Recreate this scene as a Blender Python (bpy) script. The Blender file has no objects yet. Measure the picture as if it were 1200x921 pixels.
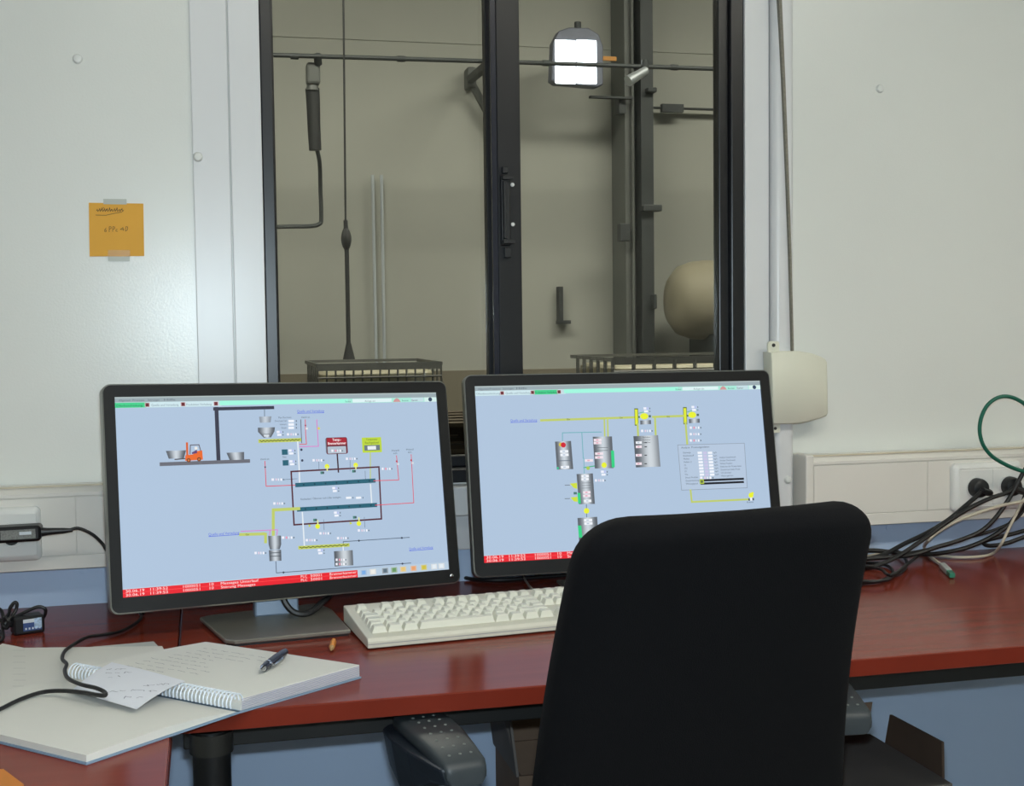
import bpy, bmesh, math, random
from math import sin, cos, radians, pi, atan, atan2, sqrt
from mathutils import Vector, Matrix
random.seed(7)
scene = bpy.context.scene
COL = scene.collection
V = Vector

# ------------------------------------------------------------------ camera
FPX = 1480.0                                   # focal length in pixels of the 1200 px wide frame
YAW, PITCH, ROLL = radians(13.64), atan(80.5 / 1480), 0.0122
CAM = V((0, -2.243, 1.206))
FW = V((sin(YAW) * cos(PITCH), cos(YAW) * cos(PITCH), -sin(PITCH)))
_r0 = V((cos(YAW), -sin(YAW), 0)); _u0 = _r0.cross(FW)
RT = _r0 * cos(ROLL) - _u0 * sin(ROLL)
UP = _u0 * cos(ROLL) + _r0 * sin(ROLL)
cd = bpy.data.cameras.new('camera'); cd.sensor_width = 36; cd.lens = FPX / 1200 * 36
cd.clip_start = .02; cd.clip_end = 100
cam = bpy.data.objects.new('camera', cd); COL.objects.link(cam)
m = Matrix((RT, UP, -FW)).transposed().to_4x4(); m.translation = CAM
cam.matrix_world = m
scene.camera = cam

def ray(x, y): return FW + RT * ((x - 600) / FPX) + UP * ((460.5 - y) / FPX)
def atY(x, y, Y=0.0):
    d = ray(x, y); return CAM + d * ((Y - CAM.y) / d.y)
def atZ(x, y, Z=.74):
    d = ray(x, y); return CAM + d * ((Z - CAM.z) / d.z)

# ------------------------------------------------------------------ world, lights, exposure
w = bpy.data.worlds.new('world'); scene.world = w; w.use_nodes = True
w.node_tree.nodes['Background'].inputs[0].default_value = (.6, .7, .8, 1)
w.node_tree.nodes['Background'].inputs[1].default_value = .03
vs = scene.view_settings
vs.view_transform = 'Standard'; vs.look = 'None'; vs.exposure = 0; vs.gamma = 1; vs.use_curve_mapping = False
CEIL_E, HALL_E, FLASH_E = 16.5, 15.0, 16.0
CEIL_POS = [(1.75, -1.9), (.35, -1.9)]
fl = bpy.data.lights.new('camera_flash', 'AREA'); fl.shape = 'RECTANGLE'; fl.size = .035; fl.size_y = .02
fl.energy = FLASH_E; fl.color = (.74, .90, 1)
flo = bpy.data.objects.new('camera_flash', fl); COL.objects.link(flo)
fm = m.copy(); fm.translation = CAM + UP * .045 + FW * .03; flo.matrix_world = fm

# ------------------------------------------------------------------ materials
def lin(c): c /= 255; return c / 12.92 if c <= .04045 else ((c + .055) / 1.055) ** 2.4
def L3(rgb): return tuple(lin(c) for c in rgb)
MATS = {}
def mat(name, rgb, rough=.5, metal=0, var=.06, vscale=8, bump=0, bscale=60, emit=0, spec=.5, coat=0, stretch=None):
    if name in MATS: return MATS[name]
    mt = bpy.data.materials.new(name); mt.use_nodes = True; MATS[name] = mt
    nt = mt.node_tree; b = nt.nodes['Principled BSDF']; c = L3(rgb)
    b.inputs['Roughness'].default_value = rough; b.inputs['Metallic'].default_value = metal
    b.inputs['Specular IOR Level'].default_value = spec
    if coat: b.inputs['Coat Weight'].default_value = coat; b.inputs['Coat Roughness'].default_value = .12
    tc = nt.nodes.new('ShaderNodeTexCoord'); mp = nt.nodes.new('ShaderNodeMapping')
    nt.links.new(tc.outputs['Object'], mp.inputs[0])
    if stretch: mp.inputs['Scale'].default_value = stretch
    n = nt.nodes.new('ShaderNodeTexNoise'); n.inputs['Scale'].default_value = vscale; n.inputs['Detail'].default_value = 4
    nt.links.new(mp.outputs[0], n.inputs['Vector'])
    r = nt.nodes.new('ShaderNodeValToRGB')
    r.color_ramp.elements[0].position = .3; r.color_ramp.elements[1].position = .7
    r.color_ramp.elements[0].color = (*[x * (1 - var) for x in c], 1)
    r.color_ramp.elements[1].color = (*[min(1, x * (1 + var)) for x in c], 1)
    nt.links.new(n.outputs['Fac'], r.inputs[0]); nt.links.new(r.outputs[0], b.inputs['Base Color'])
    if bump:
        n2 = nt.nodes.new('ShaderNodeTexNoise'); n2.inputs['Scale'].default_value = bscale; n2.inputs['Detail'].default_value = 3
        nt.links.new(mp.outputs[0], n2.inputs['Vector'])
        bp = nt.nodes.new('ShaderNodeBump'); bp.inputs['Strength'].default_value = bump; bp.inputs['Distance'].default_value = .004
        nt.links.new(n2.outputs['Fac'], bp.inputs['Height']); nt.links.new(bp.outputs[0], b.inputs['Normal'])
    if emit:
        b.inputs['Emission Color'].default_value = (*c, 1); b.inputs['Emission Strength'].default_value = emit
    return mt

WALL = mat('white_panel_paint', (224, 226, 221), .27, var=.02, vscale=3, bump=.05, bscale=260)
TRIM = mat('white_trim_lacquer', (220, 221, 222), .3, var=.015, vscale=4)
WIN_BLACK = mat('black_window_profile', (22, 23, 27), .32, var=.1)
BLUEWALL = mat('pale_blue_lower_wall', (182, 202, 230), .5, var=.03, vscale=3, bump=.05)
FLOORM = mat('grey_floor_vinyl', (112, 116, 122), .5, var=.1, vscale=20)
CEILM = mat('white_ceiling', (225, 225, 220), .7)
DUCT = mat('cream_plastic_duct', (226, 222, 214), .38, var=.015)
DUCTTAN = mat('tan_duct_lip', (214, 203, 178), .4, var=.03)
SOCK = mat('white_socket_plastic', (232, 232, 228), .22, var=.01)
SCREWM = mat('white_screw_cap', (222, 224, 220), .35, var=.01)
DESK = mat('cherry_laminate', (122, 50, 36), .16, var=.08, vscale=5, spec=.12, stretch=(1, 9, 1), bump=.02, bscale=200)
DESKEDGE = mat('cherry_edge_band', (112, 40, 27), .3, var=.08, vscale=6, spec=.15)
DMETAL = mat('dark_grey_frame_metal', (22, 22, 21), .45, var=.1)
BLACKM = mat('black_leg_metal', (18, 18, 19), .4, var=.1)
BLACKP = mat('black_plastic', (20, 21, 24), .42, var=.1)
BEZEL = mat('black_monitor_bezel', (16, 17, 19), .5, var=.06, spec=.3)
RIM = mat('silver_monitor_rim', (150, 152, 148), .32, metal=.75, var=.04)
ALU = mat('brushed_stand_metal', (150, 148, 138), .34, metal=.7, var=.06, vscale=30)
ALUB = mat('blue_grey_neck_metal', (128, 142, 160), .4, metal=.35, var=.04)
KBODY = mat('beige_keyboard_case', (206, 203, 188), .45, var=.03)
KKEY = mat('beige_keycap', (222, 220, 206), .5, var=.03)
PAPER = mat('white_paper', (212, 211, 205), .75, var=.015, vscale=10)
PAPER2 = mat('bluish_white_paper', (222, 224, 232), .75, var=.015, vscale=10)
PGEDGE = mat('page_block_edge', (190, 192, 200), .8, var=.1, vscale=260, stretch=(.05, .05, 6))
INK = mat('grey_blue_ink', (92, 94, 112), .7)
INKD = mat('dark_pen_ink', (96, 78, 44), .7)
SPIRAL = mat('white_spiral_plastic', (222, 230, 240), .3)
CARDBLUE = mat('blue_cover_card', (128, 150, 172), .6)
STICKY = mat('orange_note_paper', (226, 168, 62), .7, var=.03)
TAPE = mat('dull_adhesive_tape', (178, 182, 172), .35, var=.03)
TAPE2 = mat('tape_on_orange_note', (200, 146, 56), .35, var=.03)
FABRIC = mat('black_chair_fabric', (4, 4, 7), .95, var=.2, vscale=300, bump=.25, bscale=700, spec=.25)
ARMM = mat('grey_green_armrest_plastic', (50, 56, 60), .48, var=.1, vscale=20)
ARMD = mat('dark_blue_grey_arm_plastic', (36, 42, 50), .4, var=.08)
CARTON = mat('brown_cardboard', (112, 92, 76), .8, var=.08, vscale=14)
CARTONG = mat('grey_printed_cardboard', (104, 98, 94), .75, var=.08, vscale=10)
CORD = mat('black_rubber_cord', (20, 20, 22), .45, var=.1)
CORDW = mat('cream_cable', (198, 190, 172), .5, var=.04)
CORDGR = mat('grey_cable', (136, 132, 126), .5)
CORDG = mat('green_cable', (10, 98, 78), .42, var=.06)
CONN = mat('clear_grey_connector', (182, 186, 182), .25)
LBLW = mat('white_label_print', (205, 212, 218), .5, var=.02)
LBLB = mat('blue_label_print', (52, 76, 128), .5, var=.05)
LBLG = mat('grey_label_print', (120, 122, 118), .5, var=.3, vscale=400)
PENB = mat('dark_blue_pen_plastic', (24, 26, 44), .22)
CHROME = mat('bright_chrome', (200, 202, 206), .16, metal=1, var=.02)
ORANGE = mat('yellow_orange_lacquer', (222, 140, 34), .4, var=.08)
WINDER = mat('cream_winder_plastic', (222, 221, 204), .42, var=.01)
BELT = mat('grey_shutter_belt', (128, 124, 112), .8, var=.15, vscale=200)
HOLE = mat('dark_hole', (60, 58, 56), .8)
HWALL = mat('hall_beige_plaster', (181, 182, 172), .85, var=.07, vscale=.7, bump=.1, bscale=20)
HFLOOR = mat('hall_concrete_floor', (96, 92, 84), .8, var=.15, vscale=2)
HSTEEL = mat('hall_grey_steel', (104, 107, 103), .55, metal=.1, var=.1, vscale=3)
HDARK = mat('hall_dark_steel', (66, 70, 70), .55, metal=.2, var=.12, vscale=5)
HBLACK = mat('hall_black_rubber', (40, 42, 42), .6, var=.1)
HPALE = mat('pale_reflection_tube', (196, 204, 208), .4, var=.02)
TANKM = mat('cream_plastic_tank', (160, 153, 130), .6, var=.04, vscale=2)
IBCM = mat('milky_container_plastic', (178, 172, 146), .5, var=.06, vscale=3)
WOOD = mat('weathered_pallet_wood', (84, 74, 60), .85, var=.2, vscale=6, stretch=(1, 1, 8))
WOODD = mat('dark_pallet_wood', (62, 52, 42), .85, var=.2, vscale=6, stretch=(1, 1, 8))
LEDM = mat('white_led_panel', (240, 246, 255), .4, emit=9)
LAMPB = mat('lamp_body_grey', (112, 116, 128), .5, metal=.3)
ORTAG = mat('orange_tag', (214, 150, 70), .6)
DIFF = mat('ceiling_light_diffuser', (255, 251, 236), .5, emit=CEIL_E, var=0)
DIFFH = mat('added_hall_diffuser', (255, 249, 236), .5, emit=HALL_E, var=0)

def glass_mat():
    mt = bpy.data.materials.new('window_glass'); mt.use_nodes = True; nt = mt.node_tree
    nt.nodes.remove(nt.nodes['Principled BSDF'])
    out = nt.nodes['Material Output']
    t = nt.nodes.new('ShaderNodeBsdfTransparent'); t.inputs[0].default_value = (.93, .95, .93, 1)
    g = nt.nodes.new('ShaderNodeBsdfGlossy'); g.inputs['Roughness'].default_value = .02
    fr = nt.nodes.new('ShaderNodeFresnel'); fr.inputs['IOR'].default_value = 1.45
    n = nt.nodes.new('ShaderNodeTexNoise'); n.inputs['Scale'].default_value = 9
    mx = nt.nodes.new('ShaderNodeMixShader')
    nt.links.new(fr.outputs[0], mx.inputs[0]); nt.links.new(t.outputs[0], mx.inputs[1]); nt.links.new(g.outputs[0], mx.inputs[2])
    nt.links.new(mx.outputs[0], out.inputs[0])
    return mt
GLASS = glass_mat()

def screen_mat():
    mt = bpy.data.materials.new('lit_display'); mt.use_nodes = True; nt = mt.node_tree
    b = nt.nodes['Principled BSDF']; b.inputs['Base Color'].default_value = (.01, .01, .012, 1)
    b.inputs['Roughness'].default_value = .45; b.inputs['Specular IOR Level'].default_value = .2
    a = nt.nodes.new('ShaderNodeVertexColor'); a.layer_name = 'Col'
    nt.links.new(a.outputs['Color'], b.inputs['Emission Color']); b.inputs['Emission Strength'].default_value = 1.0
    return mt
SCREENM = screen_mat()

# ------------------------------------------------------------------ mesh helpers
WM = {}
def _sharp(me, ang=35):
    me.shade_smooth(); me.set_sharp_from_angle(angle=radians(ang))
class MB:
    def __init__(s): s.v = []; s.f = []; s.c = None
    def add(s, vs, fs):
        o = len(s.v); s.v += [V(p) for p in vs]; s.f += [[i + o for i in f] for f in fs]; return s
    def box(s, lo, hi, M=None):
        x0, y0, z0 = lo; x1, y1, z1 = hi
        vs = [V(p) for p in ((x0, y0, z0), (x1, y0, z0), (x1, y1, z0), (x0, y1, z0), (x0, y0, z1), (x1, y0, z1), (x1, y1, z1), (x0, y1, z1))]
        if M: vs = [M @ p for p in vs]
        return s.add(vs, [(0, 3, 2, 1), (4, 5, 6, 7), (0, 1, 5, 4), (1, 2, 6, 5), (2, 3, 7, 6), (3, 0, 4, 7)])
    def rings(s, rings, cap0=True, cap1=True, closed=True):
        n = len(rings[0]); o = len(s.v)
        for r in rings: s.v += [V(p) for p in r]
        for i in range(len(rings) - 1):
            for k in range(n if closed else n - 1):
                a = o + i * n + k; b = o + i * n + (k + 1) % n
                s.f.append([a, b, b + n, a + n])
        if cap0: s.f.append([o + k for k in range(n)][::-1])
        if cap1: s.f.append([o + (len(rings) - 1) * n + k for k in range(n)])
        return s
    def cyl(s, p0, p1, r0, r1=None, n=14):
        r1 = r0 if r1 is None else r1; p0 = V(p0); p1 = V(p1); d = (p1 - p0).normalized()
        a = d.orthogonal().normalized(); b = d.cross(a)
        R = [[p + (a * cos(2 * pi * k / n) + b * sin(2 * pi * k / n)) * r for k in range(n)] for p, r in ((p0, r0), (p1, r1))]
        return s.rings(R)
    def lathe(s, prof, M=None, n=20):     # prof: (radius, height along local z)
        R = [[V((r * cos(2 * pi * k / n), r * sin(2 * pi * k / n), h)) for k in range(n)] for r, h in prof]
        if M: R = [[M @ p for p in q] for q in R]
        return s.rings(R)
    def tube(s, pts, r, n=8, smooth=6, closed=False):
        pts = [V(p) for p in pts]
        P = catmull(pts, smooth, closed) if smooth > 1 else pts
        rr = r if callable(r) else (lambda t: r)
        R = []; prev = None
        N = len(P)
        for i, p in enumerate(P):
            t = (P[(i + 1) % N] - P[i - 1]) if closed else (P[min(i + 1, N - 1)] - P[max(i - 1, 0)])
            if t.length < 1e-9: t = V((0, 0, 1))
            t.normalize()
            a = t.orthogonal().normalized() if prev is None else (prev - t * prev.dot(t))
            if a.length < 1e-6: a = t.orthogonal()
            a.normalize(); prev = a; b = t.cross(a); q = rr(i / max(1, N - 1))
            R.append([p + (a * cos(2 * pi * k / n) + b * sin(2 * pi * k / n)) * q for k in range(n)])
        if closed: R.append(R[0]); return s.rings(R, False, False)
        return s.rings(R)
    def prism(s, poly, d0, d1, fn, inset=0.0, k=1):  # poly 2D; fn(u,v,d)->3D ; chamfer both rims by inset
        n = len(poly); cx = sum(p[0] for p in poly) / n; cy = sum(p[1] for p in poly) / n
        def ins(a):
            if not a: return poly
            out = []
            for i in range(n):
                p0, p, p1 = V(poly[i - 1]), V(poly[i]), V(poly[(i + 1) % n])
                e0 = (p - p0).normalized(); e1 = (p1 - p).normalized()
                nn = V((-e0.y - e1.y, e0.x + e1.x)); nn.normalize() if nn.length > 1e-9 else None
                q = p + nn * a
                out.append((q.x, q.y))
            return out
        sg = 1 if d1 > d0 else -1
        area = sum(poly[i - 1][0] * poly[i][1] - poly[i][0] * poly[i - 1][1] for i in range(n))
        a = inset if area > 0 else -inset
        if inset: lv = [(ins(a), d0), (poly, d0 + sg * inset), (poly, d1 - sg * inset), (ins(a), d1)]
        else: lv = [(poly, d0), (poly, d1)]
        return s.rings([[fn(u, v, d) for u, v in q] for q, d in lv])
    def xf(s, M): s.v = [M @ p for p in s.v]; return s
    def mesh(s, name, mt, smooth=False, ang=35):
        me = bpy.data.meshes.new(name); me.from_pydata([tuple(p) for p in s.v], [], s.f)
        bm = bmesh.new(); bm.from_mesh(me)
        if len(bm.faces) < 60000 and s.c is None: bmesh.ops.recalc_face_normals(bm, faces=bm.faces)
        bm.to_mesh(me); bm.free()
        me.materials.append(mt)
        if smooth: _sharp(me, ang)
        me.update(); return me
    def build(s, name, mt, parent=None, loc=None, world=True, smooth=False, bevel=0, ang=35, seg=2):
        if parent is not None:
            if world:
                Mi = WM[parent].inverted(); s.v = [Mi @ p for p in s.v]
            W = WM[parent]
        else:
            loc = V(loc) if loc is not None else base_of(s.v)
            s.v = [p - loc for p in s.v]; W = Matrix.Translation(loc)
        o = bpy.data.objects.new(name, s.mesh(name, mt, smooth, ang)); COL.objects.link(o)
        if parent is not None: o.parent = parent
        else: o.location = loc
        WM[o] = W
        if bevel:
            bv = o.modifiers.new('bevel', 'BEVEL'); bv.width = bevel; bv.segments = seg; bv.limit_method = 'ANGLE'; bv.angle_limit = radians(40)
        return o
def base_of(vs):
    xs = [p.x for p in vs]; ys = [p.y for p in vs]; zs = [p.z for p in vs]
    return V(((min(xs) + max(xs)) / 2, (min(ys) + max(ys)) / 2, min(zs)))
def catmull(P, k, closed=False):
    out = []; N = len(P)
    rng = range(N) if closed else range(N - 1)
    for i in rng:
        if closed: a, b, c, d = P[i - 1], P[i], P[(i + 1) % N], P[(i + 2) % N]
        else: a, b, c, d = P[max(i - 1, 0)], P[i], P[i + 1], P[min(i + 2, N - 1)]
        for j in range(k):
            t = j / k
            out.append(.5 * ((2 * b) + (c - a) * t + (2 * a - 5 * b + 4 * c - d) * t * t + (3 * b - a - 3 * c + d) * t ** 3))
    if not closed: out.append(P[-1])
    return out
def rrect(x0, y0, x1, y1, r, n=5):
    rs = r if isinstance(r, (list, tuple)) else (r,) * 4      # bl, br, tr, tl
    out = []
    for (cx, cy, a0), q in zip(((x0 + rs[0], y0 + rs[0], 180), (x1 - rs[1], y0 + rs[1], 270), (x1 - rs[2], y1 - rs[2], 0), (x0 + rs[3], y1 - rs[3], 90)), rs):
        for k in range(n + 1):
            a = radians(a0 + 90 * k / n); out.append((cx + q * cos(a), cy + q * sin(a)))
    return out
def tag(o, label=None, cat=None, group=None, kind=None):
    if label: o['label'] = label
    if cat: o['category'] = cat
    if group: o['group'] = group
    if kind: o['kind'] = kind
    return o
def empty(name, loc, rz=0):
    o = bpy.data.objects.new(name, None); COL.objects.link(o); o.empty_display_size = .05
    o.location = loc; o.rotation_euler = (0, 0, rz)
    WM[o] = Matrix.Translation(V(loc)) @ Matrix.Rotation(rz, 4, 'Z'); return o
def copy_obj(o, parent, loc=None, rot=None):
    c = o.copy(); COL.objects.link(c); c.parent = parent
    if loc is not None: c.location = loc
    WM[c] = WM.get(parent, Matrix()); return c
XZ = lambda u, v, d: V((u, d, v))          # polygon in the wall plane, depth along y
XY = lambda u, v, d: V((u, v, d))
def ribbon(mb, pts, wd, nrm):             # thin flat stroke on a surface
    nrm = V(nrm)
    for a, b in zip(pts[:-1], pts[1:]):
        a = V(a); b = V(b); d = b - a
        if d.length < 1e-6: continue
        t = d.normalized().cross(nrm) * wd / 2
        mb.add([a - t, b - t, b + t, a + t], [(0, 1, 2, 3)])

# ================================================================== STRUCTURE: the office cabin
def struct(o, kind='structure'): o['kind'] = kind; return o
X0, X1, Y0, ZC = -1.8, 2.7, -3.7, 2.5
WX0, WX1, WZ0, WZ1 = .104, 1.001, .92, 2.2            # window opening
mb = MB()
for lo, hi in (((X0, 0, 0), (WX0, .1, ZC)), ((WX1, 0, 0), (X1, .1, ZC)), ((WX0, 0, 0), (WX1, .1, WZ0)), ((WX0, 0, WZ1), (WX1, .1, ZC))): mb.box(lo, hi)
wall = struct(mb.build('wall_front', WALL, loc=(0, 0, 0)))
MB().box((X0, -.004, 0), (X1, 0, .83)).build('lower_panel', BLUEWALL, wall)
for px, py in ((91, 69), (1031, 104), (923, 198)):
    p = atY(px, py)
    MB().lathe([(.0082, 0), (.0082, .002), (.0062, .0046), (.0016, .0056)], Matrix.Translation(p) @ Matrix.Rotation(pi / 2, 4, 'X'), 16).build('screw_cap', SCREWM, wall, smooth=True)
struct(MB().box((X0 - .1, Y0, 0), (X0, 0, ZC)).build('wall_left', WALL))
struct(MB().box((X1, Y0, 0), (X1 + .1, 0, ZC)).build('wall_right', WALL))
struct(MB().box((X0, Y0 - .1, 0), (X1, Y0, ZC)).build('wall_back', WALL))
struct(MB().box((X0, Y0, -.1), (X1, .1, 0)).build('floor', FLOORM))
struct(MB().box((X0, Y0, ZC), (X1, .1, ZC + .1)).build('ceiling', CEILM))
# white trim strips round the window
t1 = struct(MB().box((-.012, -.006, .8), (.0495, 0, ZC)).build('trim_1', TRIM, loc=(.02, 0, .8), bevel=.0015))
p = atY(232, 184, -.006)
MB().lathe([(.0082, 0), (.0082, .002), (.006, .0055), (.0016, .0068)], Matrix.Translation(p) @ Matrix.Rotation(pi / 2, 4, 'X'), 16).build('screw_cap', SCREWM, t1, smooth=True)
struct(MB().box((.0515, -.009, .86), (.104, 0, ZC)).build('trim_2', TRIM, loc=(.08, 0, .86), bevel=.0015))
struct(MB().box((1.001, -.009, .8), (1.05, 0, ZC)).build('trim_3', TRIM, loc=(1.02, 0, .8), bevel=.0015))
t4 = struct(MB().prism(rrect(1.052, -.03, 1.093, 0, (.012, .012, .001, .001), 4), .80, ZC, XY).build('trim_4', TRIM, loc=(1.07, 0, .8), smooth=True))
p = atY(926, 562, -.03)
MB().lathe([(.0075, 0), (.0075, .002), (.005, .005), (.0012, .006)], Matrix.Translation(V((1.078, -.03, p.z))) @ Matrix.Rotation(pi / 2, 4, 'X'), 16).build('screw_cap', SCREWM, t4, smooth=True)
struct(MB().box((.104, -.05, .866), (1.001, .03, .918)).build('trim_5', TRIM, loc=(.5, 0, .866), bevel=.003))
struct(MB().box((.04, -.02, .80), (1.05, 0, .866)).build('trim_6', TRIM, loc=(.5, 0, .8), bevel=.002))

# window: black aluminium sliding window
win = struct(empty('window_1', (.55, .03, WZ0)))
fr = MB()
fr.box((.104, -.004, WZ0), (.1255, .085, WZ1)); fr.box((.975, -.004, WZ0), (1.001, .085, WZ1))
fr.box((.1255, -.004, WZ0), (.975, .085, WZ0 + .024)); fr.box((.1255, -.004, WZ1 - .04), (.975, .085, WZ1))
fr.build('window_frame', WIN_BLACK, win, bevel=.0025)
s1 = MB(); zb, zt = WZ0 + .024, WZ1 - .04
s1.box((.512, .045, zb), (.553, .07, zt)); s1.box((.1255, .045, zb), (.512, .07, zb + .02)); s1.box((.1255, .045, zt - .03), (.512, .07, zt))
s1.box((.1255, .045, zb + .02), (.130, .07, zt - .03))
sa = s1.build('sash', WIN_BLACK, win, bevel=.002)
MB().box((.130, .055, zb + .02), (.512, .059, zt - .03)).build('pane', GLASS, sa)
s2 = MB()
s2.box((.524, .008, zb), (.568, .036, zt)); s2.box((.955, .008, zb), (.975, .036, zt)); s2.box((.568, .008, zb), (.955, .036, zb + .02)); s2.box((.568, .008, zt - .03), (.955, .036, zt))
sb = s2.build('sash', WIN_BLACK, win, bevel=.002)
MB().box((.568, .020, zb + .02), (.955, .024, zt - .03)).build('pane', GLASS, sb)
MB().box((.513, .004, zb), (.5225, .012, zt)).build('brush_seal', mat('blue_black_seal', (30, 33, 46), .25), win)
# sliding handle on the middle stile
h0 = atY(597, 205, .004); h1 = atY(599, 288, .004)
hx = .537
hb = MB().box((hx - .009, -.002, h1.z), (hx + .009, .008, h0.z)).build('pull_handle', BLACKP, win, bevel=.003)
g = MB(); g.box((hx - .006, -.010, h1.z + .012), (hx + .000, -.002, h0.z - .012))
g.box((hx - .008, -.013, h0.z - .010), (hx + .012, -.002, h0.z - .003)); g.box((hx - .008, -.013, h1.z + .003), (hx + .014, -.002, h1.z + .010))
g.box((hx - .004, -.006, h1.z - .022), (hx + .008, .006, h1.z - .004)); g.box((hx - .006, -.006, h0.z + .002), (hx + .004, .006, h0.z + .014))
g.build('grip', BLACKP, hb, bevel=.001)
for px, py in ((600.5, 216.5), (601, 263)):
    p = atY(px, py, .007)
    MB().lathe([(.0037, 0), (.0037, .001), (.0025, .0022), (.0008, .0026)], Matrix.Translation(p) @ Matrix.Rotation(pi / 2, 4, 'X'), 12).build('screw_cap', mat('white_dot', (225, 225, 222), .4), hb, smooth=True)

# ================================================================== STRUCTURE: the hall beyond the window
HX0, HX1, HY1, HZ0, HZ1 = -4.5, 10.0, 9.0, -.2, 5.2
hw = struct(MB().box((HX0, HY1, HZ0), (HX1, HY1 + .2, HZ1)).build('wall_hall', HWALL, loc=(2, HY1, HZ0)))
a = atY(450, 37, 8.97); b = atY(450, 47, 8.97)
MB().box((HX0, 8.99, b.z), (HX1, HY1, a.z)).build('ledge', HWALL, hw)
MB().box((HX0, 8.97, HZ0), (HX1, HY1, atY(600, 433, 8.97).z)).build('plinth', mat('hall_plinth_paint', (140, 134, 118), .85, var=.08, vscale=1), hw)
struct(MB().box((HX0, .12, HZ0 - .2), (HX1, HY1, HZ0)).build('floor_hall', HFLOOR, loc=(2, 4, HZ0 - .2)))
struct(MB().box((HX0, .12, HZ1), (HX1, HY1, HZ1 + .2)).build('ceiling_hall', mat('hall_ceiling_grey', (120, 118, 110), .9), loc=(2, 4, HZ1)))
struct(MB().box((HX0 - .2, .12, HZ0), (HX0, HY1, HZ1)).build('wall_hall_side', HWALL))
struct(MB().box((HX1, .12, HZ0), (HX1 + .2, HY1, HZ1)).build('wall_hall_end', HWALL))

# ================================================================== LAMPS out of view
for i, (x, y) in enumerate(CEIL_POS):
    r = tag(empty('ceiling_light', (x, y, ZC - .06)), ('fluorescent ceiling light above the right part of the room', 'fluorescent ceiling light above the middle of the room')[i], 'ceiling light', 'office ceiling lights')
    MB().box((x - .62, y - .16, ZC - .06), (x + .62, y + .16, ZC)).build('housing', SCREWM, r, bevel=.005)
    MB().box((x - .6, y - .14, ZC - .066), (x + .6, y + .14, ZC - .0595)).build('diffuser', DIFF, r)
for i, (x, y) in enumerate(((.4, 5.2), (5.0, 5.2))):  # unseen lamps added to light the hall
    r = tag(empty('added_hall_light', (x, y, HZ1 - .13)), ('unseen lamp added under the hall roof, on the left', 'unseen lamp added under the hall roof, on the right')[i], 'ceiling light', 'added hall lights')
    MB().box((x - 1.7, y - .65, HZ1 - .1), (x + 1.7, y + .65, HZ1 - .03)).build('housing', LAMPB, r)
    MB().box((x - 1.66, y - .6, HZ1 - .107), (x + 1.66, y + .6, HZ1 - .0995)).build('diffuser', DIFFH, r)

# ================================================================== DESKS
ZT = .74
dsk = tag(empty('desk', (.9, -.35, 0)), 'long cherry-red office desk under the window carrying both monitors', 'desk')
top = MB().box((-.047, -.69, ZT - .024), (2.3, -.004, ZT)).build('desktop', DESK, dsk, bevel=.0025)
MB().box((-.047, -.6905, ZT - .023), (2.3, -.6899, ZT - .001)).build('edge_band', DESKEDGE, top)
MB().box((-.04, -.565, ZT - .084), (2.28, -.530, ZT - .024)).build('beam', DMETAL, dsk, bevel=.002)
MB().box((-.04, -.10, ZT - .062), (2.28, -.065, ZT - .024)).build('beam', DMETAL, dsk, bevel=.002)
for lx, ly in ((-.004, -.605), (2.15, -.605), (2.15, -.10), (-.004, -.10)):
    lg = MB().lathe([(.024, .03), (.024, ZT - .045)], Matrix.Translation((lx, ly, 0)), 20).build('leg', BLACKM, dsk, smooth=True)
    MB().lathe([(.03, 0), (.03, .02), (.018, .03)], Matrix.Translation((lx, ly, 0)), 16).build('foot', BLACKM, lg, smooth=True)
    MB().lathe([(.0275, ZT - .075), (.0275, ZT - .048)], Matrix.Translation((lx, ly, 0)), 20).build('collar', mat('worn_dark_steel', (70, 68, 64), .3, metal=.6), lg, smooth=True)
ret = tag(empty('side_desk', (-.6, -.8, 0)), 'cherry-red return desk at the left running towards the viewer', 'desk')
top2 = MB().box((-1.0, -1.75, ZT - .024), (-.0495, -.004, ZT)).build('desktop', DESK, ret, bevel=.0025)
MB().box((-.0496, -1.75, ZT - .023), (-.0490, -.70, ZT - .001)).build('edge_band', DESKEDGE, top2)
MB().box((-.97, -1.7, ZT - .062), (-.1, -1.665, ZT - .024)).build('beam', DMETAL, ret)
MB().box((-.97, -.10, ZT - .062), (-.1, -.065, ZT - .024)).build('beam', DMETAL, ret)
for lx, ly in ((-.12, -1.68), (-.95, -1.68), (-.95, -.08), (-.12, -.08)):
    MB().lathe([(.03, 0), (.03, .02), (.024, .03), (.024, ZT - .024)], Matrix.Translation((lx, ly, 0)), 18).build('leg', BLACKM, ret, smooth=True)

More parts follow.
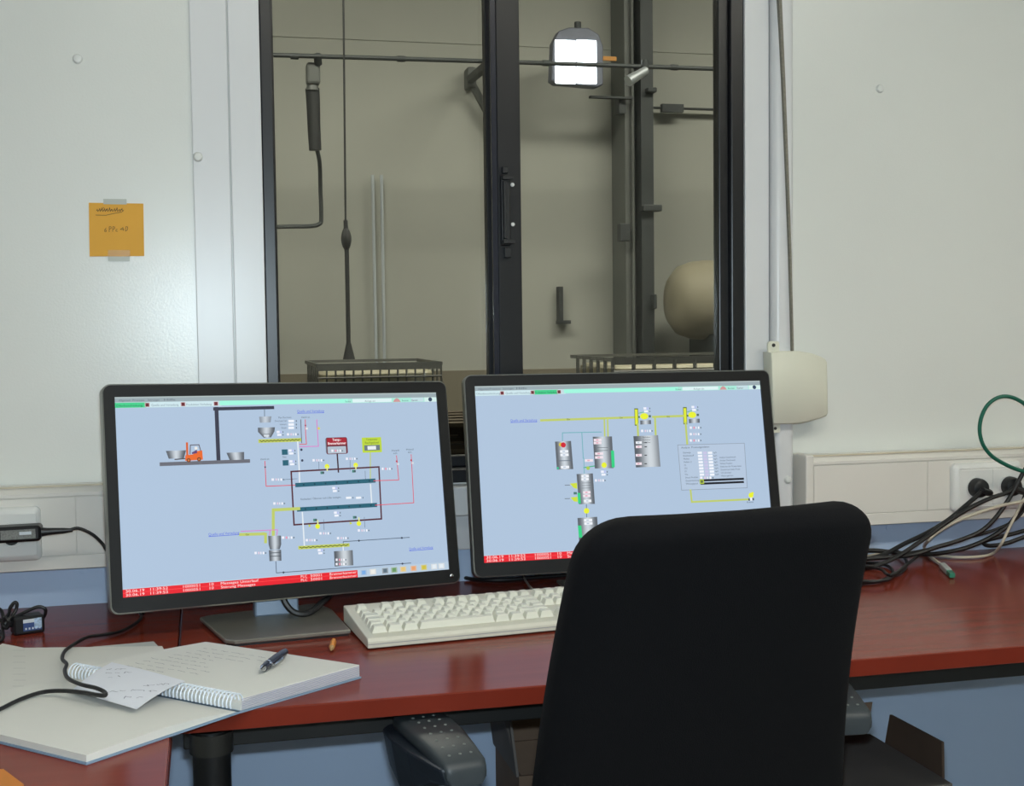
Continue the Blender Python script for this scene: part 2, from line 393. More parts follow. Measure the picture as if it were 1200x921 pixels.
# ================================================================== CABLE DUCTS AND SOCKETS
def duct(x0, x1, seams, label, capside):
    d = tag(empty('cable_duct', ((x0 + x1) / 2, -.03, .811)), label, 'cable duct')
    prof = [(-.004, .811), (-.055, .811), (-.055, .938), (-.046, .9475), (-.004, .9475)]
    MB().rings([[V((x, u, v)) for u, v in prof] for x in (x0, x1)]).build('body', DUCT, d)
    MB().box((x0, -.0505, .9472), (x1, -.0445, .9495)).build('top_lip', DUCTTAN, d)  # thin strip along the top edge, tanner than the body
    MB().box((x0, -.058, .811), (x1, -.055, .8335)).build('lower_lip', DUCT, d, bevel=.001)
    MB().box((x0, -.058, .9316), (x1, -.055, .9385)).build('upper_lip', DUCT, d, bevel=.001)
    xs = [x0 + .012] + seams + [x1]
    for a, b in zip(xs[:-1], xs[1:]):
        MB().box((a + .0004, -.0575, .8345), (b - .0004, -.055, .930)).build('cover', DUCT, d, bevel=.0006)
    if capside:
        MB().box((x0 - .006, -.06, .808), (x0 + .011, -.004, .951)).build('end_cap', DUCT, d, bevel=.003)
    return d
sxl = atY(89, 610, -.0575).x; sxr = atY(1087, 575, -.0575).x
duct(-1.79, -.016, [sxl - 1.0, sxl], 'cream cable duct on the wall left of the left monitor', False)
duct(1.107, 2.69, [sxr, sxr + 1.0], 'cream cable duct on the wall right of the chair', True)
MB().lathe([(.0065, 0), (.0065, .002), (.0008, .0025)], Matrix.Translation(V((atY(98, 668).x, -.0045, .797))) @ Matrix.Rotation(pi / 2, 4, 'X'), 16).build('screw_cap', BLUEWALL, wall, smooth=True)
MB().lathe([(.0065, 0), (.0065, .002), (.0008, .0025)], Matrix.Translation(V((atY(1040, 618).x, -.0045, .795))) @ Matrix.Rotation(pi / 2, 4, 'X'), 16).build('screw_cap', BLUEWALL, wall, smooth=True)

def socket(x0, x1, z0, z1, centres, label):
    s = tag(empty('power_socket', ((x0 + x1) / 2, -.0575, z0)), label, 'socket')
    MB().rings([[V((u, d, v)) for u, v in rrect(x0 + e, z0 + e, x1 - e, z1 - e, max(.002, .009 - e * .5), 4)] for e, d in ((0, -.0575), (0, -.066), (.003, -.0705), (.0095, -.0735), (.0105, -.072))]).build('frame', SOCK, s, smooth=True)
    zc = (z0 + z1) / 2
    for c in centres:
        ins = MB().prism(rrect(c - .0355, zc - .0345, c + .0355, zc + .0345, .002, 2), -.0715, -.0738, XZ, .0008).build('insert', SOCK, s)
        prof = [(.0215, .0), (.0215, .0018), (.0195, .0018), (.0192, .0004), (.0005, .0004)]
        MB().lathe(prof, Matrix.Translation((c, -.0738, zc)) @ Matrix.Rotation(pi / 2, 4, 'X'), 24).build('well', SOCK, ins, smooth=True)
    return s
socket(1.409, 1.562, .830, .924, [1.456, 1.529], 'white double wall socket on the right cable duct')
socket(-.362, -.268, .830, .918, [-.309], 'white single wall socket at the left edge behind the plugged charger')

# ================================================================== NOTE ON THE WALL
nt_ = tag(empty('sticky_note', (atY(136, 300).x, 0, atY(136, 300).z)), 'orange square paper note with handwriting taped to the wall', 'note')
q = [atY(*p, -.0018) for p in ((105, 300.5), (169, 300), (168, 238.5), (104, 237.5))]
MB().rings([[V((p.x, y, p.z)) for p in q] for y in (-.0004, -.0016)]).build('paper', STICKY, nt_)
def tape(px0, py0, px1, py1, mt, y):
    a = atY(px0, py0, y); b = atY(px1, py1, y)
    MB().box((a.x, y, b.z), (b.x, y + .0003, a.z)).build('tape', mt, nt_)
tape(121, 233, 148.5, 239.5, TAPE, -.0022); tape(126.5, 299, 152, 306, TAPE, -.0022); tape(126.5, 293, 152.5, 300.5, TAPE2, -.0024)
ink = MB()
def stroke(pts, wd=.0008, y=-.0021, mbx=None):
    ribbon(mbx or ink, [atY(px, py, y) for px, py in pts], wd, (0, -1, 0))
for k in range(11):                    # the underlined scribbled word
    x = 113 + k * 2.9; stroke([(x, 247 - k * .05), (x + 1, 245.2 - (k % 3)), (x + 1.6, 248), (x + 3, 246 - (k % 2))], .0009)
stroke([(121, 243), (123, 245), (121.5, 246)]); stroke([(112, 252), (124, 252.3), (134, 250), (143, 248.5)], .0009)
for g_ in ([(124.5, 267), (122.8, 269), (122.6, 271.4), (124.3, 271.6), (124.6, 269.6), (122.8, 269.8)],
           [(128, 272), (128, 265.6), (130.2, 265.8), (130.3, 267.6), (128.2, 268.5)],
           [(132, 271.5), (132.3, 265.5), (134.6, 266), (134.4, 268), (132.4, 268.6)],
           [(137.6, 268.5), (136, 269), (135.8, 271), (138, 271)],
           [(144.5, 270.5), (144, 266.5), (141, 269), (145.6, 268.6)],
           [(147, 271), (147.6, 265.5), (149.6, 265.8), (149.6, 269), (147.2, 271)]): stroke(g_)
ink.build('handwriting', INKD, nt_)

# ================================================================== SHUTTER BELT AND WINDER
pts = [(903, 413), (920, 411.5), (938, 411.5), (952, 414), (963, 418), (968, 421), (970, 425), (971, 484), (969, 487.5), (963, 490), (945, 495), (938, 496.3), (925, 497), (908, 497.5), (906, 496)]
poly = [(atY(px, py, -.05).x, atY(px, py, -.05).z) for px, py in pts]
wd_ = tag(empty('belt_winder', (1.1, -.01, 1.0)), 'cream plastic roller shutter belt winder box beside the right monitor', 'belt winder')
MB().prism(poly[::-1], -.014, -.05, XZ, .003).build('housing', WINDER, wd_, smooth=True, ang=50)
a = atY(899.5, 400, -.034); b = atY(913, 414, -.034)
tb = MB().prism(rrect(a.x, b.z - .004, b.x, a.z, (.001, .001, .005, .005), 4), -.0302, -.036, XZ, .001).build('mounting_tab', WINDER, wd_, smooth=True)
c = atY(906.5, 404.5, -.036)
MB().lathe([(.0035, 0), (.0035, .001), (.0005, .0012)], Matrix.Translation(c) @ Matrix.Rotation(pi / 2, 4, 'X'), 12).build('screw', HOLE, tb)
a = atY(905, 496, -.034); b = atY(914, 507, -.034)
tb = MB().prism(rrect(a.x, b.z, b.x, a.z + .004, (.004, .004, .001, .001), 4), -.0302, -.036, XZ, .001).build('mounting_tab', WINDER, wd_, smooth=True)
c = atY(908.5, 502, -.036)
MB().lathe([(.003, 0), (.003, .001), (.0005, .0012)], Matrix.Translation(c) @ Matrix.Rotation(pi / 2, 4, 'X'), 12).build('screw', HOLE, tb)
bt = MB()
R = []
for py, px in ((-190, 905), (0, 913.5), (100, 918), (200, 922), (300, 925.5), (412, 928.5)):
    p = atY(px, py, -.034); hw_ = .006 - .003 * max(0, py) / 412
    R.append([p + V((-hw_ * .5, -.004, 0)), p + V((hw_ * .5, -.004, 0)), p + V((hw_ * .5, .008, 0)), p + V((-hw_ * .5, .008, 0))])
tag(bt.rings(R).build('shutter_belt', BELT), 'grey shutter belt hanging down to the winder box', 'belt')

# ================================================================== MONITORS
TXT = {}
def text_tris(s, bold=False):
    k = (s, bold)
    if k in TXT: return TXT[k]
    cu = bpy.data.curves.new('t', 'FONT'); cu.body = s; cu.size = 1; cu.resolution_u = 2
    if bold: cu.offset = .02
    o = bpy.data.objects.new('t', cu); COL.objects.link(o)
    me = bpy.data.meshes.new_from_object(o)
    vs = [V(v.co) for v in me.vertices]; fs = [list(p.vertices) for p in me.polygons]
    wd = max([v.x for v in vs] + [.01])
    bpy.data.objects.remove(o); bpy.data.curves.remove(cu); bpy.data.meshes.remove(me)
    TXT[k] = (vs, fs, wd); return TXT[k]

class Gfx:                                 # flat coloured print lying on the display, in the display's own plane
    def __init__(s, M, w, h):
        s.M = M; s.Mi = M.inverted(); s.w = w; s.h = h; s.v = []; s.f = []; s.col = []; s.lay = 0
        s.o = M.translation; s.n = (M.to_3x3() @ V((0, 1, 0))).normalized()
        s.k = (s.o - CAM).dot(FW) / FPX       # metres per photograph pixel at the display
    def px(s, x, y):
        d = ray(x, y); t = (s.o - CAM).dot(s.n) / d.dot(s.n); p = s.Mi @ (CAM + d * t); return (p.x, p.z)
    def uv(s, u, v): return ((u - .5) * s.w, (.5 - v) * s.h)
    def poly(s, pts, rgb, cols=None):
        s.lay += 1; d = -.0004 - s.lay * 2.0e-6
        o = len(s.v); s.v += [V((a, d, b)) for a, b in pts]; s.f.append([o + i for i in range(len(pts))])
        c = (*L3(rgb), 1); s.col += [c] * len(pts) if not cols else [(*L3(q), 1) for q in cols]
    def uvrect(s, u0, v0, u1, v1, rgb): s.poly([s.uv(u0, v0), s.uv(u1, v0), s.uv(u1, v1), s.uv(u0, v1)], rgb)
    def quad(s, pts, rgb): s.poly([s.px(*p) for p in pts], rgb)
    def rect(s, x0, y0, x1, y1, rgb):
        a = s.px((x0 + x1) / 2, (y0 + y1) / 2); w = abs(x1 - x0) * s.k / 2; h = abs(y1 - y0) * s.k / 2
        s.poly([(a[0] - w, a[1] + h), (a[0] + w, a[1] + h), (a[0] + w, a[1] - h), (a[0] - w, a[1] - h)], rgb)
    def line(s, pts, wd, rgb):
        P = [V(s.px(*p)) for p in pts]; hw = wd * s.k / 2
        for a, b in zip(P[:-1], P[1:]):
            d = (b - a).normalized(); t = V((-d.y, d.x)) * hw; e = d * hw * .9
            s.poly([tuple(a - t - e), tuple(b - t + e), tuple(b + t + e), tuple(a + t - e)], rgb)
    def disc(s, x, y, rx, rgb, ry=None, n=14):
        c = s.px(x, y); ry = ry or rx
        s.poly([(c[0] + cos(2 * pi * k / n) * rx * s.k, c[1] + sin(2 * pi * k / n) * ry * s.k) for k in range(n)], rgb)
    def grad(s, pts, dark=(84, 90, 98), light=(205, 214, 222), n=8, peak=.5):  # TL, TR, BR, BL with metal sheen across
        tl, tr, br, bl = [V(s.px(*p)) for p in pts]
        def c(t):
            q = 1 - abs(t - peak) / max(peak, 1 - peak); q = q * q * (3 - 2 * q)
            return tuple(dark[i] + (light[i] - dark[i]) * q for i in range(3))
        for k in range(n):
            a, b = k / n, (k + 1) / n
            s.poly([tuple(tl.lerp(tr, a)), tuple(tl.lerp(tr, b)), tuple(bl.lerp(br, b)), tuple(bl.lerp(br, a))], None or (0, 0, 0), [c(a), c(b), c(b), c(a)])
    def text(s, x, y, body, hpx, rgb, wpx=None, bold=False, centre=False, ul=False):   # y = baseline
        vs, fs, wd = text_tris(body, bold); sz = hpx * s.k / .72; sx = sz if not wpx else wpx * s.k / wd
        p = s.px(x, y); ox = p[0] - (wd * sx / 2 if centre else 0)
        s.lay += 1; d = -.0004 - s.lay * 2.0e-6; o = len(s.v); c = (*L3(rgb), 1)
        s.v += [V((ox + v.x * sx, d, p[1] + v.y * sz)) for v in vs]; s.f += [[i + o for i in f] for f in fs]; s.col += [c] * len(vs)
        if ul: s.poly([(ox, p[1] - .5 * s.k), (ox + wd * sx, p[1] - .5 * s.k), (ox + wd * sx, p[1] - 1.1 * s.k), (ox, p[1] - 1.1 * s.k)], rgb)
    def build(s, parent):
        mb = MB(); mb.v = [s.M @ p for p in s.v]; mb.f = s.f; mb.c = s.col
        o = mb.build('display_graphics', SCREENM, parent)
        a = o.data.color_attributes.new('Col', 'FLOAT_COLOR', 'POINT')
        for i, c in enumerate(s.col): a.data[i].color = c
        return o

SW, SH = .531, .299
def pose(c, yaw, tilt, roll):
    r = V((cos(yaw), sin(yaw), 0)); n = V((sin(yaw), -cos(yaw), 0)); u = V((0, 0, 1)) * cos(tilt) - n * sin(tilt)
    r2 = r * cos(roll) + u * sin(roll); u2 = u * cos(roll) - r * sin(roll); bk = u2.cross(r2)
    M = Matrix((r2, bk, u2)).transposed().to_4x4(); M.translation = V(c); return M
def monitor(M, base_c, base_yaw, label, neck_x, neck_y):
    r = tag(empty('monitor', (*base_c, ZT), base_yaw), label, 'monitor', 'flat screen monitors on the desk')
    bs, bt_, bb = .0185, .0195, .024
    o = rrect(-SW / 2 - bs, -SH / 2 - bb, SW / 2 + bs, SH / 2 + bt_, .013, 6)
    oi = rrect(-SW / 2 - bs + .002, -SH / 2 - bb + .002, SW / 2 + bs - .002, SH / 2 + bt_ - .002, .0115, 6)
    # rim
    MB().rings([[V((u, d, v)) for u, v in q] for q, d in ((o, .016), (o, -.0026), (oi, -.0038), (oi, .0008))], False, False).xf(M).build('rim', RIM, r, smooth=True)
    # bezel ring round the display
    i_ = rrect(-SW / 2, -SH / 2, SW / 2, SH / 2, .0004, 6)
    bz = MB(); n = len(oi)
    bz.rings([[V((u, d, v)) for u, v in q] for q, d in ((oi, -.0030), (oi, -.0046), (i_, -.0040), (i_, -.0005))], False, False)
    bz.xf(M).build('bezel', BEZEL, r)
    bk = MB(); lv = []
    for e, d in ((.004, .016), (.006, .024), (.03, .036), (.07, .046), (.11, .050)):
        lv.append([V((u, d, v)) for u, v in rrect(-SW / 2 - bs + e, -SH / 2 - bb + e * .7, SW / 2 + bs - e, SH / 2 + bt_ - e, .012, 5)])
    bk.rings(lv).xf(M).build('back_cover', BEZEL, r, smooth=True)
    scr = MB(); scr.add([(-SW / 2, -.0038, -SH / 2), (SW / 2, -.0038, -SH / 2), (SW / 2, -.0038, SH / 2), (-SW / 2, -.0038, SH / 2)], [(0, 1, 2, 3)])
    # stand
    hM = M.copy(); hc = hM @ V((neck_x, .05, -.02))
    bx, by = base_c; Rb = Matrix.Translation((bx, by, ZT)) @ Matrix.Rotation(base_yaw, 4, 'Z')
    nk = MB(); a = Rb @ V((0, 0, .012))
    ring = lambda c, w, t: [c + Rb.to_3x3() @ V(q) for q in ((-w, -t, 0), (w, -t, 0), (w, t, 0), (-w, t, 0))]
    nb = V((hc.x, neck_y, 0))
    nk.rings([ring(V((nb.x, nb.y, ZT + .0085)), .0355, .013), ring(V((nb.x, nb.y + .006, ZT + .05)), .034, .012), ring(V((nb.x, max(hc.y, nb.y + .02), ZT + .11)), .034, .012), ring(V((nb.x, hc.y + .022, hc.z + .06)), .034, .012)])
    nk.build('stand_neck', ALUB, r, bevel=.003)
    mt_ = MB().box((neck_x - .05, .046, -.07), (neck_x + .05, .062, .05)).xf(M).build('stand_mount', BLACKP, r, bevel=.003)
    return r
def base_plate(r, pts, mtl=ALU):
    MB().prism(pts, ZT + .003, ZT + .0095, XY, .0015).build('stand_base', mtl, r, smooth=True)
    MB().prism([(x * .97 + .03 * sum(p[0] for p in pts) / len(pts), y * .97 + .03 * sum(p[1] for p in pts) / len(pts)) for x, y in pts], ZT, ZT + .003, XY).build('foot_pad', BLACKP, r)

def common(g, tabs, green_i, link=None):
    g.uvrect(0, 0, 1, 1, (174, 195, 219))
    g.uvrect(0, 0, 1, .027, (152, 168, 174)); g.uvrect(0, 0, 1, .006, (178, 192, 192))
    g.uvrect(0, .027, 1, .052, (168, 232, 216)); g.uvrect(0, .027, .305, .056, (196, 222, 228))
    g.uvrect(.30, .027, .70, .050, (160, 246, 222))
    g.uvrect(.715, .029, .845, .049, (222, 242, 244)); g.uvrect(.912, .027, .955, .050, (196, 222, 228)); g.uvrect(.958, .027, 1.0, .052, (214, 240, 236))
    for u, wd in tabs: g.uvrect(u, .029, u + wd, .054, (206, 230, 236))
    u, wd = tabs[green_i]; g.uvrect(u, .029, u + wd, .055, (62, 206, 138))
    def tx(u, v, s, hh, rgb, wd=None):
        p = g.M @ V((g.uv(u, v)[0], 0, g.uv(u, v)[1])); d = p - CAM; t = d.dot(FW)
        g.text(600 + FPX * d.dot(RT) / t, 460.5 - FPX * d.dot(UP) / t, s, hh, rgb, wd)
    for u, s in ((.012, 'Allgemein'), (.05, 'Prozesse'), (.093, 'Störungen'), (.138, 'Hilfe')): tx(u, .022, s, 2.4, (92, 100, 110), 13)
    names = ('Ofenbeschickung', 'Quelle und Verteilung', 'Produktion Verladung')
    for (u, wd), s, i in zip(tabs, names, range(3)):
        tx(u + .004, .049, s, 2.4, (30, 90, 70) if i == green_i else (110, 130, 145), (wd - .012) * 380)
        g.poly([g.uv(u + wd - .004, .031), g.uv(u + wd + .010, .031), g.uv(u + wd + .010, .053), g.uv(u + wd - .004, .053)], (214, 190, 196))
        g.poly([g.uv(u + wd - .002, .033), g.uv(u + wd + .008, .033), g.uv(u + wd + .008, .051), g.uv(u + wd - .002, .051)], (104, 36, 44))
    tx(.69, .047, 'Status', 2.2, (80, 120, 112)); tx(.755, .047, 'Anlage ein', 2.4, (120, 140, 145))
    tx(.88, .047, 'Benutzer', 2.0, (70, 110, 102), 9); tx(.912, .047, 'Operator', 2.4, (60, 76, 82), 9)
    g.poly([g.uv(.850, .050), g.uv(.876, .050), g.uv(.870, .034), g.uv(.863, .028), g.uv(.856, .034)], (206, 150, 152))
    c = g.uv(.978, .039); g.poly([(c[0] + .0036 * cos(k * pi / 6), c[1] + .0036 * sin(k * pi / 6)) for k in range(12)], (40, 62, 92))
    # alarm bar and task icons
    g.uvrect(0, .956, 1, 1, (184, 204, 222)); g.uvrect(0, .961, .695, 1, (232, 24, 40)); g.uvrect(0, .978, .695, .980, (255, 84, 84))
    for v in (.977, .996):
        tx(.008, v, '30.06.19   11:39:52', 3.0, (255, 232, 232), 46); tx(.165, v, '1000051', 3.0, (255, 226, 226), 20); tx(.24, v, '10', 3.0, (255, 226, 226), 6)
    tx(.275, .977, 'Messages Unterlauf', 3.0, (255, 238, 238), 44); tx(.275, .996, 'Störung Messages', 3.0, (255, 238, 238), 40)
    for v in (.977, .996):
        tx(.515, v, 'PLC', 3.0, (255, 226, 226), 8); tx(.545, v, '50001', 3.0, (255, 226, 226), 14); tx(.605, v, 'Brennerkammer', 3.0, (255, 226, 226), 34)
    for i, (u, c) in enumerate(((.705, (120, 170, 226)), (.735, (236, 236, 230)), (.775, (92, 112, 126)), (.805, (104, 150, 98)), (.835, (230, 196, 120)), (.870, (232, 160, 110)), (.905, (206, 190, 60)), (.94, (226, 236, 242)), (.965, (226, 236, 242)))):
        g.uvrect(u, .963, u + .02, .992, tuple((x + 210) / 2 for x in c)); g.uvrect(u + .004, .967, u + .016, .987, c)

def vbox(g, x, y, w=12, red=False):         # small measured-value field
    g.rect(x, y - 1.4, x + w * .22, y + 1.4, (240, 240, 250)); g.rect(x + w * .35, y - 1.3, x + w * .5, y + 1.3, (226, 206, 224) if not red else (236, 150, 170))
    g.rect(x + w * .58, y - 1.4, x + w * .68, y + 1.4, (236, 236, 246)); g.rect(x + w * .8, y - 1.4, x + w * .95, y + 1.4, (246, 246, 252)); g.rect(x + w * 1.02, y - .8, x + w * 1.15, y + .8, (112, 124, 138))
def pbox(g, x, y):
    g.rect(x, y - 1.6, x + 3.6, y + 1.2, (238, 240, 252)); g.rect(x + 3.8, y - 1.6, x + 6, y + 1.2, (186, 196, 236)); g.rect(x + .6, y + 2.0, x + 5.6, y + 4.4, (240, 243, 252)); g.rect(x + 7, y - 1, x + 8, y + .8, (92, 104, 120)); g.rect(x + 7, y + 2.6, x + 8.2, y + 4, (92, 104, 120))
def screw(g, a, b, wd):
    g.line([a, b], wd, (192, 204, 92)); n = 22
    g.line([(a[0] + (b[0] - a[0]) * k / n, a[1] + (b[1] - a[1]) * k / n + (.6 if k % 2 else -.6)) for k in range(n + 1)], .9, (74, 82, 40))
YG = (190, 204, 104); RED = (222, 74, 92); MAG = (222, 110, 196); GRY = (92, 106, 124); WHT = (226, 234, 240); YEL = (232, 240, 46); TEAL = (34, 96, 116)

def left_screen(g):
    common(g, [(.0, .088), (.098, .092), (.198, .088)], 0)
    for a, b, wd in (((253.5, 479), (256, 540), 4.6), ((251.5, 479.2), (319.5, 477.6), 3.8)): g.line([a, b], wd, (52, 54, 72))
    g.line([(189, 544), (291, 540.2)], 4.2, (104, 106, 116))
    g.grad([(194.3, 528.4), (218, 527.6), (215.4, 537), (197.6, 537.6)]); g.grad([(265.3, 530.6), (286, 529.6), (286, 538.6), (269, 539.2)])
    OR = (232, 104, 34)
    g.line([(205, 538.4), (219, 537.2)], 1.2, (80, 72, 72)); g.line([(219, 519.5), (219.6, 539)], 2.4, (214, 96, 40))
    g.quad([(217, 533.5), (226, 532.5), (229, 529), (236.8, 527.6), (237.8, 538.6), (217, 540)], OR)
    for s in ([(222.6, 532), (223, 521.6), (233, 521.2), (235, 528)],): g.line(s, 1.0, (92, 84, 92))
    g.disc(229.6, 525.2, 1.8, (236, 232, 226)); g.quad([(224.5, 530.5), (230.5, 527), (231, 531), (225, 532)], (92, 62, 112))
    for x, y in ((221, 539.4), (233.2, 538.2)): g.disc(x, y, 2.4, (122, 66, 30)); g.disc(x, y, 1.1, (206, 120, 60))
    g.line([(309.8, 480), (309.9, 488)], .8, GRY)
    g.grad([(303.5, 488.4), (318, 487.8), (317, 495), (304.5, 495.4)], (136, 146, 158), (196, 206, 216), 6)
    g.grad([(302, 501.2), (322, 500.6), (321.5, 505.6), (302.2, 506.2)]); g.grad([(302.2, 506.2), (321.5, 505.6), (317.4, 512.6), (309, 513)])
    g.rect(309, 508.6, 315, 511.6, (214, 222, 230)); g.line([(309, 509), (316, 508.8)], .8, (110, 118, 126))
    screw(g, (304.5, 517), (351, 515.4), 4.2)
    for y, x0, s in ((490.4, 326, 'Max Durchsatz'), (494.4, 322, 'Durchsatz Soll'), (498.3, 327.6, 'Istwert'), (502.4, 329.4, 'Gesamt')): g.text(x0, y, s, 2.2, (92, 102, 120), (336 if y > 491 else 342) - x0)
    for y in (493.4, 497.5, 501.4): g.rect(337.7, y - 1.4, 344.5, y + 1.4, (240, 244, 252)); g.rect(346.5, y - 1, 347.8, y + 1, (110, 122, 140))
    pbox(g, 324, 506.4); vbox(g, 336, 509, 12)
    g.line([(352.3, 492), (353.3, 519)], .9, (84, 94, 108))
    g.text(353, 490, 'Heizöl ein', 2.2, (80, 92, 104), 10.5)
    g.line([(357.6, 492), (358, 509), (359, 520.4), (351, 520.8)], .9, RED); g.line([(371, 492), (373, 523), (351, 523.4)], .9, MAG)
    g.disc(357.8, 498.6, 1, (170, 30, 50)); g.rect(358, 501, 360.6, 503.4, (226, 232, 236)); g.disc(373.4, 502, 1.6, (214, 210, 90))
    g.line([(348.7, 518), (350.5, 550), (351, 566)], 1.6, WHT)
    for y, x in ((526.6, 330), (539.2, 331)): g.rect(x, y, x + 7, y + 6.4, TEAL); pbox(g, x + 8, y + 1.6); g.disc(x + 23, y + .4, 1.5, (52, 62, 84))
    g.text(331, 536.6, 'Filter', 2.2, (80, 92, 104), 5)
    g.text(305, 539.2, 'Heizöl ein', 2.2, (80, 92, 104), 10.5); g.line([(310.3, 540.6), (311.7, 569.8), (348, 568.4)], .9, RED); g.disc(310.6, 547.4, 1, (60, 50, 60))
    vbox(g, 318, 562, 13); g.line([(333, 562), (348, 561)], .5, GRY)
    g.text(348, 483.6, 'Quelle und Verteilung', 3.3, (74, 96, 222), 33.6, ul=True)
    # red and green sign boxes
    g.poly([(V(g.px(394.5, 522.3)) + V(p) * g.k)[:] for p in rrect(-13.6, -10, 13.6, 10, 2.2, 4)], (110, 40, 56))
    g.poly([(V(g.px(394.5, 517.3)) + V(p) * g.k)[:] for p in rrect(-12.2, -4.2, 12.2, 4.2, 1.4, 3)], (166, 26, 46))
    g.poly([(V(g.px(394.6, 527.2)) + V(p) * g.k)[:] for p in rrect(-11.6, -4.2, 11.6, 4.2, .8, 3)], (176, 190, 204)); g.line([(381.6, 515), (382.4, 530)], 1.2, (110, 118, 128))
    g.text(394.5, 516.6, 'Temp.-', 3.0, (250, 240, 240), 11, True, True); g.text(394.7, 520.8, 'Brennerkammer', 3.0, (250, 240, 240), 23, True, True)
    vbox(g, 388, 528.2, 12, True); g.line([(395, 532), (396.4, 553)], 1.8, (58, 24, 38))
    g.poly([(V(g.px(435.6, 521.4)) + V(p) * g.k)[:] for p in rrect(-12.6, -9.2, 12.6, 9.2, .5, 2)], (188, 214, 56))
    g.text(435.6, 516, 'Temperatur', 2.6, (86, 96, 40), 15, False, True); g.text(435.6, 519.8, 'Rauchgaskanal', 2.6, (86, 96, 40), 18, False, True)
    g.rect(425.8, 521.4, 446, 528, (106, 120, 128)); g.rect(430, 522.6, 441, 527, (232, 238, 240)); g.line([(433.8, 531), (433.8, 561)], 1.2, YG); g.line([(434, 568), (435.5, 591)], 1.6, WHT)
    # chamber
    MR = (84, 40, 52)
    g.line([(341, 552.6), (443.8, 547.2), (446.8, 608), (344.4, 615), (341, 552.6)], 1.9, MR)
    for a, b in (((348, 568.4), (437.8, 563.2)), ((350, 597), (439.6, 591.8))):
        g.line([a, b], 5.0, TEAL)
        for k in range(7): t = (k + .6) / 7; g.disc(a[0] + (b[0] - a[0]) * t, a[1] + (b[1] - a[1]) * t, 1.1, (22, 66, 82))
    for x, y, gx, gy in ((383, 546.6, 377.4, 554), (416.6, 545, 414.4, 552.2), (372, 616.8, 369, 609.4), (420.3, 613.4, 415.4, 606.2)):
        g.disc(x, y, 2.9, YEL); g.rect(x - .6, min(y, gy), x + .9, max(y, gy) - 2, (230, 236, 150)); g.rect(gx - 2.2, gy - 1.6, gx + 2.2, gy + 1.6, (74, 132, 122)); g.rect(gx, gy - 1, gx + 2.4, gy + 1, (70, 84, 92))
    for x, y in ((362.8, 616), (411, 613)): g.quad([(x - 1.6, y - 1.6), (x + 1.8, y), (x - 1, y + 1.8)], (196, 206, 60))
    for x, y in ((366, 539.4), (405, 537.6), (374, 625), (419, 621.6), (358, 633), (394.6, 630.6)): vbox(g, x, y, 12)
    for a, b in (((373.4, 541), (373.6, 550)), ((410, 539.5), (410, 552)), ((427.6, 552), (428, 562)), ((379, 609), (379.6, 621)), ((426.6, 606), (427.4, 618))): g.line([a, b], .5, GRY)
    vbox(g, 447, 549.4, 11, True)
    for x, y in ((389, 572.2), (391, 601)): pbox(g, x, y)
    g.text(352, 586.2, 'Nachlaufzeit / Ölbrenner nach Lüfter verzögert', 2.4, (84, 96, 114), 50)
    for x in (405, 416.6): g.rect(x, 582, x + 6.6, 584.6, (240, 244, 250)); g.rect(x + 8, 582.4, x + 9, 584.2, GRY)
    g.line([(437.8, 563.4), (467, 562.4), (464.4, 534)], .9, RED); g.line([(439.6, 592), (484.6, 589.2), (481.6, 532.8)], .9, RED)
    for x, y in ((464.6, 540.6), (481.6, 539.4)): g.disc(x, y, 1.2, (190, 36, 56)); g.rect(x + .4, y + 2, x + 3, y + 4.4, (214, 222, 228)); g.text(x - 6, y - 11.6, 'Heizöl', 2.2, (80, 92, 104), 10); g.text(x - 4, y - 8.6, 'ein', 2.2, (80, 92, 104), 5)
    # lower left
    g.line([(350, 596), (320, 597.6), (320, 628)], 3.6, YG); g.line([(281.4, 626.4), (309, 625.6), (311, 626), (311, 635)], 3.4, YG); g.text(287.5, 627.4, 'Gas', 2, (50, 54, 40))
    vbox(g, 320, 590, 12); g.line([(282.3, 622.6), (324.5, 620.8)], .8, MAG)
    for x in (316.5, 325): g.line([(x, 621), (x - 1, 627)], .8, MAG)
    g.text(244, 628, 'Quelle und Verteilung', 3.3, (74, 96, 222), 35.5, ul=True)
    g.grad([(314, 628), (329, 627.6), (329.3, 638), (314.6, 638.4)]); g.grad([(314.6, 638.4), (329.3, 638), (327.6, 643.6), (316.2, 644)]); g.grad([(314.8, 644.8), (329.2, 644.2), (329.6, 657), (315.6, 657.6)])
    for y in (648, 652): g.line([(316, y), (328.8, y - .5)], .8, (70, 78, 86))
    vbox(g, 298, 648, 12); vbox(g, 330, 630, 13, True)
    g.line([(323, 658), (323.7, 671.3), (481, 659.7)], .9, GRY); g.line([(402, 638), (402, 634.7), (479.4, 629.7)], .9, GRY)
    for x, y in ((332, 670.8), (471.3, 660.5), (420.3, 633.6), (470.6, 630.3)): g.disc(x, y, 1.2, (54, 62, 80))
    screw(g, (351, 641.8), (407.6, 638.6), 4.0); g.line([(354, 600.6), (356.4, 639)], 1.6, WHT); pbox(g, 372, 645); g.line([(401.8, 641), (402, 646)], 1.4, WHT)
    g.grad([(391, 646), (413, 644.6), (413.8, 662.4), (392, 663.8)], (82, 88, 96), (206, 214, 220), 10, .55)
    vbox(g, 393, 656, 11, True); vbox(g, 393, 661, 11, True)
    g.text(479, 644.8, 'Quelle und Verteilung', 3.3, (74, 96, 222), 32, ul=True)

